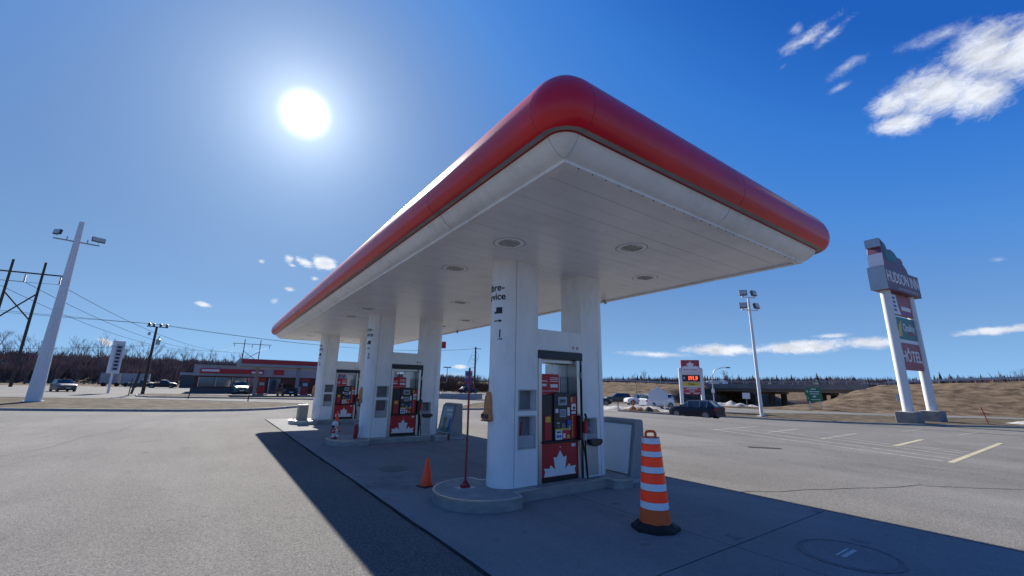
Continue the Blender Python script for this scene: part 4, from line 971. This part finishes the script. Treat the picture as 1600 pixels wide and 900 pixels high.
heap('snow_bank', 'long dirty snow bank on the verge below the parked white wagons', 38.6, 31.4, 11.0, 4.2, .6, heading(1.2, -2.6), 2)
heap('earth_heap', 'brown earth heap in front of the dirty snow bank', 37.0, 28.9, 4.4, 2.1, .6, heading(1.2, -2.2), 3, 'earth')
heap('snow_bank', 'low snow patch on the verge beyond the hotel pylon', 57.5, 2.6, 8.0, 2.4, .6, heading(1, -1.1), 4)
heap('snow_bank', 'grey rubble and snow strip at the embankment foot before the bridge', 65.6, 34.6, 8.0, 2.1, .7, heading(.3, -1), 8)

# ------------------------------------------------------------------ overpass and guard rail
ov = thing('overpass_bridge', 'low concrete highway overpass with railing crossing the street', 'bridge', (109.2, 42, -0.68))
ov.scale = (1.4, 1.4, 1.4)
MB().box(-6.6, 6.6, -10.6, 10.8, 2.22, 2.60).build('deck', 'bridge', ov)
for k in range(5): MB().box(-6.0+k*2.8, -5.4+k*2.8, -10.6, 10.8, 1.62, 2.23).build('girder', 'bridge', ov)
MB().box(-6.75, -6.55, -11.2, 11.4, 2.05, 2.78).build('edge_beam', 'bridge', ov)
for yv in (-3.6, 3.8):
    pr_ = MB().box(-5.6, 5.8, yv-.35, yv+.35, 1.25, 1.63).build('pier_cap', 'bridge', ov)
    for xx in (-4.6, 0, 4.6): MB().tube([(xx, yv, -2.8), (xx, yv, 1.3)], .48, 14).build('pier', 'bridge', ov, smooth=True)
for yv in (-10.6, 10.4): MB().box(-6.4, 6.4, yv-.3, yv+.5, .2, 2.25).build('abutment', 'bridge', ov)
for xx in (-6.65, 6.65):
    MB().box(xx-.04, xx+.04, -11.0, 11.2, 3.18, 3.26).build('rail', 'galv', ov); MB().box(xx-.03, xx+.03, -11.0, 11.2, 2.96, 3.0).build('rail', 'galv', ov)
    for k in range(12): MB().box(xx-.05, xx+.05, -10.9+k*1.98, -10.8+k*1.98, 2.59, 3.2).build('rail_post', 'galv', ov)
def guard(label, ys, ye, zf):
    t = thing('guard_rail', label, 'guard rail', (101.5, ys, 0)); n = int(abs(ye-ys)/3.6); sg = 1 if ye > ys else -1; mb = MB()
    for k in range(n):
        y0, y1 = sg*k*3.6, sg*(k+1)*3.6; z0, z1 = zf(ys+y0), zf(ys+y1)
        mb.add([(-.04, y0, z0+.42), (-.04, y0, z0+.74), (-.04, y1, z1+.74), (-.04, y1, z1+.42), (.04, y0, z0+.42), (.04, y0, z0+.74), (.04, y1, z1+.74), (.04, y1, z1+.42)], [(0, 1, 2, 3), (7, 6, 5, 4), (1, 5, 6, 2), (0, 3, 7, 4)])
        MB().box(.04, .16, y0-.08, y0+.08, z0-.3, z0+.98).build('post', 'wood_pole', t)
    mb.build('rail', 'galv', t)
zt_ = lambda y: terrain(103, y)
guard('grey highway guard rail on the embankment left of the overpass', 59.2, 168, zt_)
guard('grey highway guard rail on the embankment right of the overpass', 24.0, -67, zt_)

# ------------------------------------------------------------------ left background: restaurant, filling station, poles
rs = thing('restaurant', 'low brick restaurant with white upper band and red sign strips', 'building', (11, 80, 0))
MB().box(-13.2, 18, 0, 14, 0, 3.9).build('wall', 'brick', rs)
ub = MB().box(-13.4, 18.2, -.25, 14.2, 2.55, 4.25).build('upper_band', 'bld_white', rs)
MB().box(-13.55, 18.35, -.4, 14.35, 4.22, 4.42).build('roof_edge', 'bld_dark', rs)
MB().box(-12.6, -4.2, -.45, -.26, 2.95, 3.65).build('sign_strip', 'bld_red', rs)
text_mesh('Restaurant', .5, .01).xf(Matrix.Translation((-10.6, -.47, 3.38)) @ TXZ).build('lettering', 'print_white', rs) if False else MB().box(-12.4, -10.2, -.47, -.452, 3.2, 3.5).build('strip_mark', 'print_white', rs)
MB().box(-5.9, -4.4, -.47, -.452, 3.05, 3.35).build('strip_mark', 'print_white', rs)
MB().box(-2.8, -1.3, -.4, -.26, 2.95, 3.75).build('square_sign', 'bld_red', rs)
text_mesh('Tim Hortons', 1.5, .03, align='LEFT', bold=.02).xf(Matrix.Translation((5.4, -.32, 3.25)) @ Matrix.Shear('XY', 4, (.25, 0)) @ TXZ).build('lettering', 'bld_red', rs)
for k in range(4):
    w = MB().box(-12.6+k*2.15, -10.6+k*2.15, -.06, .0, .95, 2.35).build('window', 'shop_glass', rs); MB().box(-12.65+k*2.15, -12.55+k*2.15, -.09, -.005, .9, 2.4).build('window_frame', 'alu', w)
MB().box(-13.3, -3.6, -.5, .0, 0, .8).build('planter_wall', 'bld_dark', rs)
dd = MB().box(-3.2, -1.6, -.06, .0, 0, 2.3).build('door', 'shop_glass', rs); MB().box(-3.3, -3.2, -.1, .0, 0, 2.35).build('door_frame', 'print_white', dd)
MB().box(5.6, 8.4, -.08, .0, .4, 2.3).build('window', 'shop_glass', rs); MB().box(5.6, 6.6, -.10, -.082, 1.0, 2.2).build('menu_board', 'print_yellow', rs)
MB().box(-.6, 1.4, -1.6, -.8, 0, 1.1).build('white_bin', 'bld_white', rs); MB().box(2., 4., 4, 6, 4.4, 5.1).build('roof_unit', 'bld_dark', rs)
st_ = thing('background_canopy', 'white and red filling station canopy in front of the brick restaurant', 'canopy', (12.8, 66.2, 0))
MB().box(-10.2, 12, -4.2, 3.2, 3.62, 3.95).build('canopy_beam', 'bld_white', st_); MB().box(-10.1, 11.9, -4.1, 3.1, 3.95, 4.5).build('red_band', 'bld_red', st_); MB().box(-10.3, -10.05, -4.2, 3.2, 3.95, 4.55).build('end_panel', 'bld_white', st_)
MB().box(-10.1, 11.9, -4.1, 3.1, 4.5, 4.56).build('roof', 'seam_grey', st_)
for (x, y_) in ((-7.8, 1.6), (-3.4, -3.2), (2.5, 1.6), (8, -3.)): MB().box(x-.2, x+.2, y_-.2, y_+.2, 0, 3.65).build('post', 'bld_white', st_)
def far_pump(label, x, y_):
    t = thing('far_pump', label, 'fuel pump', (x, y_, 0), group='pumps of the background filling station')
    MB().box(-.4, .4, -.25, .25, .15, 1.15).build('pump_body', 'bld_red', t); MB().box(-.42, .42, -.27, .27, 1.15, 1.85).build('pump_head', 'bld_dark', t); MB().box(-.45, .45, -.27, .27, 1.85, 2.3).build('pump_sign', 'bld_red', t)
    MB().box(-.8, .8, -.5, .5, 0, .16).build('pump_base', 'kerb', t); MB().box(-.3, .3, -.285, -.272, 1.3, 1.7).build('pump_display', 'print_grey', t)
far_pump('red pump under the background canopy beside the teal car', 5.7, 67.6); far_pump('red pump under the background canopy beside the black and white car', 10.3, 62.6)
up = thing('utility_pole', 'dark wooden utility pole with three insulators and transformer, beyond the verge', 'utility pole', (-6.5, 67.3, .1), R(10))
MB().tube([(0, 0, 0), (.0, 0, 8.1)], .19, 10, .12).build('pole', 'wood_pole', up, smooth=True)
for k in (-.75, -.3, .35, .95): 
    i_ = MB().lathe([(.09, 8.1), (.16, 8.16), (.09, 8.22), (.18, 8.3), (.10, 8.36), (.18, 8.42), (.06, 8.5)], k, 0, 10).build('insulator', 'insul', up)
MB().box(-.95, 1.1, -.05, .05, 8.02, 8.12).build('cross_arm', 'wood_pole', up)
MB().lathe([(.22, 5.9), (.22, 6.55), (.1, 6.62)], .42, 0, 12).build('transformer', 'galv', up); MB().tube([(.42, 0, 6.6), (.42, 0, 6.95)], .05, 6).build('bushing', 'insul', up)
MB().tube([(-1.0, .2, 0), (-.62, .2, 2.6)], .12, 8).build('brace_pole', 'wood_pole', up); MB().box(-.7, -.45, -.1, .1, 7.0, 7.35).build('meter_box', 'galv', up)
vs = thing('vertical_sign', 'narrow white upright sign with dark characters, leaning beside the road', 'sign', (-10.6, 74.6, .0), R(28))
MB().tube([(0, 0, 0), (0, 0, 3.0)], .13, 10).build('post', 'pole_white', vs)
b = MB().box(-.55, .55, -.35, .35, 2.5, 6.7).build('sign_box', 'pole_white', vs, bevel=.03)
MB().box(-.36, .36, -.362, -.351, 2.8, 6.2).build('sign_field', 'print_grey', b)
for k in range(7): MB().box(-.22, .22, -.372, -.363, 2.95+k*.46, 3.22+k*.46).build('sign_character', 'print_dark', b)
# H-frame transmission towers
def hframe(label, x, y_, rz, h, sp):
    t = thing('transmission_tower', label, 'power pylon', (x, y_, 0), rz)
    for sx in (-1, 1): MB().tube([(sx*sp/2, 0, 0), (sx*sp/2, 0, h)], h*.0115, 8, h*.008).build('pole', 'wood_pole', t, smooth=True)
    MB().box(-sp*1.22, sp*1.22, -.12, .12, h*.90-.13, h*.90+.13).build('cross_arm', 'wood_pole', t)
    for s_ in (-1, 1): MB().tube([(-s_*sp/2, s_*.16, h*.52), (s_*(sp/2+.0), s_*.16, h*.74)], .14, 6).build('cross_brace', 'wood_pole', t)
    for k in (-1.1, 0, 1.1):
        MB().lathe([(.06 if i % 2 else .2, h*.90-.3-i*.13) for i in range(14)], k*sp, 0, 8).build('insulator', 'insul', t)
    return t
hframe('tall wooden H-frame power pylon with cross braces at the left', -34.4, 125.4, R(-8), 25.4, 4.8)
hframe('distant wooden H-frame power pylon above the restaurant roof', 15.6, 270, R(-6), 24.5, 7.5)
hframe('small distant H-frame pylon behind the far woods', 105.0, 330, R(-10), 22, 7.)
def wire(name, label, a, b, sag, r=.02, n=20):
    a, b = Vector(a), Vector(b)
    pts = [a.lerp(b, k/n) - Vector((0, 0, sag*4*(k/n)*(1-k/n))) for k in range(n+1)]
    return tag(MB().tube(pts, r, 4, cap=False).build(name, 'wire', loc=(0, 0, 0)), label, 'cable', group='overhead cables')
for k in (-1, 0, 1):
    wire('power_line', 'long transmission cable strung between the two H-frame pylons', (-34.4+k*5.3, 125.4-k*.75, 21.0), (15.6+k*7.5, 270, 20.2), 7.0, .045)
    wire('power_line', 'transmission cable running out from the left H-frame pylon', (-34.4+k*5.3, 125.4-k*.75, 21.0), (-95+k*6.5, -20, 21.), 7., .045)
for k in (-.4, .5):
    wire('street_line', 'thin street cable running away from the wooden utility pole', (-6.5+k, 67.3, 8.5), (55.6+k*.4, 95.2, 11.3), 1.6, .022)
    wire('street_line', 'thin street cable coming in to the wooden utility pole', (-6.5+k, 67.3, 8.5), (-75, 52, 10.5+k), .9, .022)
wire('service_line', 'low slack service cable in front of the wooded hill', (-6.4, 67.3, 5.9), (-60, 78, 6.2), 1.6, .02)
# roadside kiosk at the left edge
ks = thing('roadside_shelter', 'small shelter with blue panel at the left edge beyond the verge', 'shelter', (-18.3, 62.0, 0), R(15))
for (x, y_) in ((-1.2, -.6), (1.2, -.6), (-1.2, .8), (1.2, .8)): MB().box(x-.14, x+.14, y_-.14, y_+.14, 0, 3.1).build('post', 'bld_dark', ks)
MB().box(-1.7, 1.7, -1.1, 1.3, 3.1, 3.3).build('roof', 'bld_dark', ks); MB().box(-1.5, 1.25, -.8, -.72, 2.3, 3.0).build('blue_panel', 'print_blue', ks); MB().box(-1., .9, -.5, .5, .1, 1.2).build('counter', 'bld_white', ks)
for (lab, x, y_) in (('thin wooden stake on the verge left of the thick light pole', -11.7, 50.2), ('thin wooden stake beside the upright white sign', -7.3, 63.6), ('short post at the edge of the road before the restaurant', -1.6, 53.2), ('short post on the verge before the restaurant window', 3.0, 46.0)):
    tag(MB().tube([(0, 0, 0), (.03, 0, 1.9 if x < -5 else 1.1)], .05, 6).build('marker_stake', 'wood_pole', loc=(x, y_, 0)), lab, 'stake')
for k, (x, y_, w) in enumerate(((-21.5, 152, 4.2), (-16.4, 149, 5.6))):
    t = thing('box_trailer', ['small white box trailer further from the restaurant', 'longer white box trailer behind the dark pickups'][k], 'trailer', (x, y_, 0), R(3))
    MB().box(-w/2, w/2, -1.2, 1.2, .8, 3.4).build('box', 'bld_white', t)
    for xx in (-w*.3, w*.3): MB().tube([(xx, -1.2, .5), (xx, 1.2, .5)], .5, 12).build('axle_wheels', 'tyre', t)
dk = thing('shed', 'low dark shed between the trailers and the restaurant', 'shed', (-1.5, 140, 0)); MB().box(-5, 5, -3, 3, 0, 3.2).build('wall', 'bld_dark', dk); MB().plate([(-5.3, 3.2), (5.3, 3.2), (5.3, 3.5), (-5.3, 3.9)], -3.3, 3.3).build('roof', 'seam_grey', dk)
# centre background
u2 = thing('utility_pole', 'grey utility pole with looped cables beyond the road, above the red marker pole', 'utility pole', (55.4, 95, 0))
MB().tube([(0, 0, 0), (0, 0, 11.7)], .28, 8, .2).build('pole', 'wood_pole', u2); MB().box(-.4, 1.6, -.06, .06, 11.2, 11.35).build('cross_arm', 'wood_pole', u2)
for k in range(3):
    MB().tube([(-.2-.35*k+1.3*math.cos(a/10*2*math.pi)*.9, 0, 9.3-k*.9+1.2*math.sin(a/10*2*math.pi)) for a in range(11)], .03, 4).build('cable_loop', 'wire', u2)
eg = thing('round_pylon', 'small pylon sign with a white oval emblem and blue boards', 'pylon sign', (50.6, 89.6, 0), R(-30))
MB().box(-.12, .12, -.1, .1, 0, 3.).build('post', 'galv', eg); b = MB().box(-.9, .9, -.15, .15, 3.7, 5.3).build('head', 'bld_white', eg, bevel=.1)
MB().lathe([(.62, 0), (.62, .02), (.45, .03), (.45, 0)], 0, 0, 24).xf(Matrix.Translation((0, -.16, 4.5)) @ Matrix.Rotation(math.pi/2, 4, 'X') @ Matrix.Diagonal((1.25, .8, 1, 1))).build('oval_ring', 'print_blue', b)
MB().box(-.35, .35, -.19, -.155, 4.42, 4.58).build('emblem_bar', 'bld_red', b)
for k, m in enumerate(('print_blue', 'bld_red', 'print_blue', 'print_blue')): MB().box(-.75, .75, -.12, .12, 1.9+k*.45, 2.28+k*.45).build('board', m, eg)
def far_light(label, x, y_, h):
    t = thing('far_light_pole', label, 'light pole', (x, y_, 0), R(-30)); MB().tube([(0, 0, 0), (0, 0, h)], .1, 6).build('pole', 'galv', t); MB().box(-1.1, 1.1, -.25, .25, h, h+.25).build('lamp_bar', 'bld_dark', t)
far_light('slim light pole with dark lamp bar right of the looped utility pole', 47.0, 72.5, 7.2); far_light('slim distant light pole left of the looped utility pole', 54.0, 108, 6.6)
ps2 = thing('red_blue_pylon', 'wide blue and red pylon sign high behind the second pump column', 'pylon sign', (43.8, 94, 0), R(-22))
MB().tube([(0, 0, 0), (0, 0, 11.2)], .3, 10).build('post', 'galv', ps2); MB().box(-3.0, -.2, -.3, .3, 10.6, 12.2).build('blue_board', 'print_blue', ps2); MB().box(-.2, 2.2, -.3, .3, 10.6, 12.2).build('red_board', 'bld_red', ps2); MB().box(-2.8, -.5, -.33, -.301, 11.2, 11.6).build('white_band', 'print_white', ps2)
lt = thing('lattice_mast', 'thin far lattice mast seen between the pump columns', 'mast', (62, 300, 0))
for sx, sy in ((-1, -1), (1, -1), (0, 1)): MB().tube([(sx*.9, sy*.7, 0), (sx*.5, sy*.4, 27)], .12, 4).build('mast_leg', 'galv', lt)
for k in range(12): MB().tube([(-.9+k*.03, -.7, k*2.2), (.9-k*.03, -.7, k*2.2+2.2)], .07, 4).build('mast_brace', 'galv', lt)
MB().box(-1.3, 1.3, -.5, .5, 24, 27.5).build('antenna', 'galv', lt)
fr_ = thing('guard_barrier', 'white and grey road barrier across the far road', 'barrier', (27.6, 52.6, base(27.6, 52.6)), R(-12))
for k in range(4): MB().box(-4+k*2, -2.04+k*2, -.25, .25, 0, .8).build('barrier_block', 'bld_white' if k % 2 == 0 else 'seam_grey', fr_, bevel=.05)
# ------------------------------------------------------------------ trees and woods
def tree_mesh(seed, h, spread=.4, depth=6, r0=.15, tw=.009):
    r = random.Random(seed); trunk = MB(); crown = MB()
    def grow(p, d, ln, rad_, lev):
        q = p + d*ln; mb = trunk if lev == 0 else crown
        mid = p.lerp(q, .5) + Vector((r.uniform(-1, 1), r.uniform(-1, 1), 0))*ln*.06
        mb.tube([p, mid, q], [rad_, rad_*.85, rad_*.66], 6 if lev == 0 else 3, cap=False)
        if lev >= depth: return
        for i in range(4 if lev == 0 else r.choice((2, 3, 3))):
            a = r.uniform(0, 2*math.pi); s_ = r.uniform(.25, .95)*spread*(1.25 if lev else 1)
            nd_ = (d*.9 + Vector((math.cos(a)*s_, math.sin(a)*s_, r.uniform(.05, .3)))).normalized()
            grow(p.lerp(q, r.uniform(.55, 1)) if i else q, nd_, ln*r.uniform(.55, .86), max(tw, rad_*.52), lev+1)
    grow(Vector((0, 0, 0)), Vector((r.uniform(-.06, .06), r.uniform(-.06, .06), 1)).normalized(), h*.27, r0, 0)
    return trunk, crown
protos = []
def bare_tree(kind, label, x, y_, z, sc, rz):
    if len(protos) <= kind:
        raise IndexError
    tm, cm_ = protos[kind]
    t = thing('bare_tree', label, 'tree', (x, y_, z), rz, 'bare winter trees'); t.scale = (sc, sc, sc)
    for nm, me in (('trunk', tm), ('crown', cm_)):
        o = bpy.data.objects.new(nm, me); C.objects.link(o); o.parent = t
for s_ in range(5):
    a, b = tree_mesh(20+s_, 10); ao = a.build('trunk', 'bark'); bo = b.build('crown', 'twig')
    protos.append((ao.data, bo.data)); bpy.data.objects.remove(ao); bpy.data.objects.remove(bo)
r = random.Random(11)
def polar(az, d): return d*math.sin(R(az)), d*math.cos(R(az))
for i, (az, d, sc) in enumerate(((-17.2, 150, 1.5), (-15.6, 165, 1.7), (-13.6, 190, 1.7), (-11.8, 185, 1.5), (-10.4, 200, 1.75), (-8.9, 210, 1.9), (-7.2, 180, 1.6), (-5.6, 205, 1.8), (-4.2, 170, 1.5), (-2.6, 210, 1.7), (-.6, 200, 1.5), (1.4, 205, 1.5), (2.6, 210, 1.6), (4.2, 215, 1.4))):
    x, y_ = polar(az, d); bare_tree(i % 5, 'bare leafless tree standing out before the wooded hill', x, y_, terrain(x, y_)-.1, sc, r.uniform(0, 6))
for i, (az, d, sc, lab) in enumerate(((52.6, 160, .6, 'thin bare tree on the embankment above the white wagons'), (51.3, 168, .62, 'second thin bare tree above the grey-green wagon'), (62.0, 165, 1.05, 'spreading bare tree beside the highway behind the curved street light'), (55.5, 210, .85, 'bare tree in the dark tree line behind the price sign'), (85.6, 210, 1.2, 'bare tree on the right skyline beyond the highway'), (34.2, 130, .6, 'bare tree behind the far light pole by the pump column'), (30.6, 140, .55, 'bare tree behind the round pylon sign'))):
    x, y_ = polar(az, d); bare_tree(i % 5, lab, x, y_, terrain(x, y_)-.1, sc, r.uniform(0, 6))
x, y_ = 41.7, 34.6
tag(MB().tube([(0, 0, 0), (.1, 0, 3.0)], .04, 5).build('sapling', 'bark', loc=(60.2, 47.8, -.68)), 'thin sapling behind the grey-green wagon', 'sapling')
def sticks(mb, x, y_, z, h, rr, n, r_, w):
    for _ in range(n):
        a = r_.uniform(0, 6.283); q = rr*math.sqrt(r_.random()); b0 = z + h*r_.uniform(0, .55); t1 = z + h*r_.uniform(.55, 1.0)
        x0, y0 = x + q*.5*math.cos(a), y_ + q*.5*math.sin(a); x1, y1 = x + q*1.2*math.cos(a), y_ + q*1.2*math.sin(a)
        ww = w*r_.uniform(.5, 1.4); c, s2 = math.cos(a+1.57)*ww, math.sin(a+1.57)*ww
        mb.add([(x0-c, y0-s2, b0), (x0+c, y0+s2, b0), (x1, y1, t1)], [(0, 1, 2)])
        mb.add([(x0-s2, y0+c, b0), (x0+s2, y0-c, b0), (x1, y1, t1)], [(0, 1, 2)])
wd = MB(); r = random.Random(5)
for i in range(2300):
    az = r.uniform(-34, 22); d = r.uniform(222, 300); x, y_ = polar(az, d); z = terrain(x, y_)
    hh = r.uniform(5.5, 8.5)*(1 - .35*sstep(2, 22, az)); sticks(wd, x, y_, z-.2, hh, 2.8, 15, r, .30)
tag(wd.build('wooded_hill', 'wood_mass'), 'dark leafless wood covering the hill behind the road', 'wood', kind='stuff')
w2 = MB()
for i in range(1500):
    az = r.uniform(20, 50); d = r.uniform(240, 330); x, y_ = polar(az, d); z = terrain(x, y_); sticks(w2, x, y_, z-.2, r.uniform(3.5, 6.5), 2.6, 10, r, .2)
for i in range(3000):
    az = r.uniform(44, 118); d = r.uniform(290, 420); x, y_ = polar(az, d); z = terrain(x, y_); sticks(w2, x, y_, z-.2, r.uniform(7., 10.5)*(1+.35*sstep(78, 90, az)), 4.2, 13, r, .48)
tag(w2.build('far_woods', 'wood_mass'), 'brown leafless woods along the horizon beyond the highway', 'wood', kind='stuff')
cf = MB()
for i in range(110):
    az = r.uniform(47, 100); d = r.uniform(275, 405); x, y_ = polar(az, d); z = terrain(x, y_); h = r.uniform(7., 11.)
    for k in range(7):
        rr = h*.27*(1-k/7.5); zz0 = z + h*.10 + h*.9*k/7.5; n = 9; tip = zz0 + h*.26
        pts = [(x+rr*r.uniform(.6, 1.15)*math.cos(6.283*j/n), y_+rr*r.uniform(.6, 1.15)*math.sin(6.283*j/n), zz0+r.uniform(-.15, .15)) for j in range(n)] + [(x, y_, tip)]
        cf.add(pts, [(j, (j+1) % n, n) for j in range(n)])
tag(cf.build('conifer_belt', 'conifer'), 'dark conifers scattered through the woods beyond the highway', 'conifers', kind='stuff')
sh = MB()
for i in range(420):
    x = r.uniform(22, 72); y_ = r.uniform(92, 128) + (x-40)*.1; sticks(sh, x, y_, 0, r.uniform(1.8, 4.6), 1.3, 26, r, .06)
tag(sh.build('shrub_thicket', 'shrub'), 'brown leafless thicket beyond the far road', 'shrubs', kind='stuff')
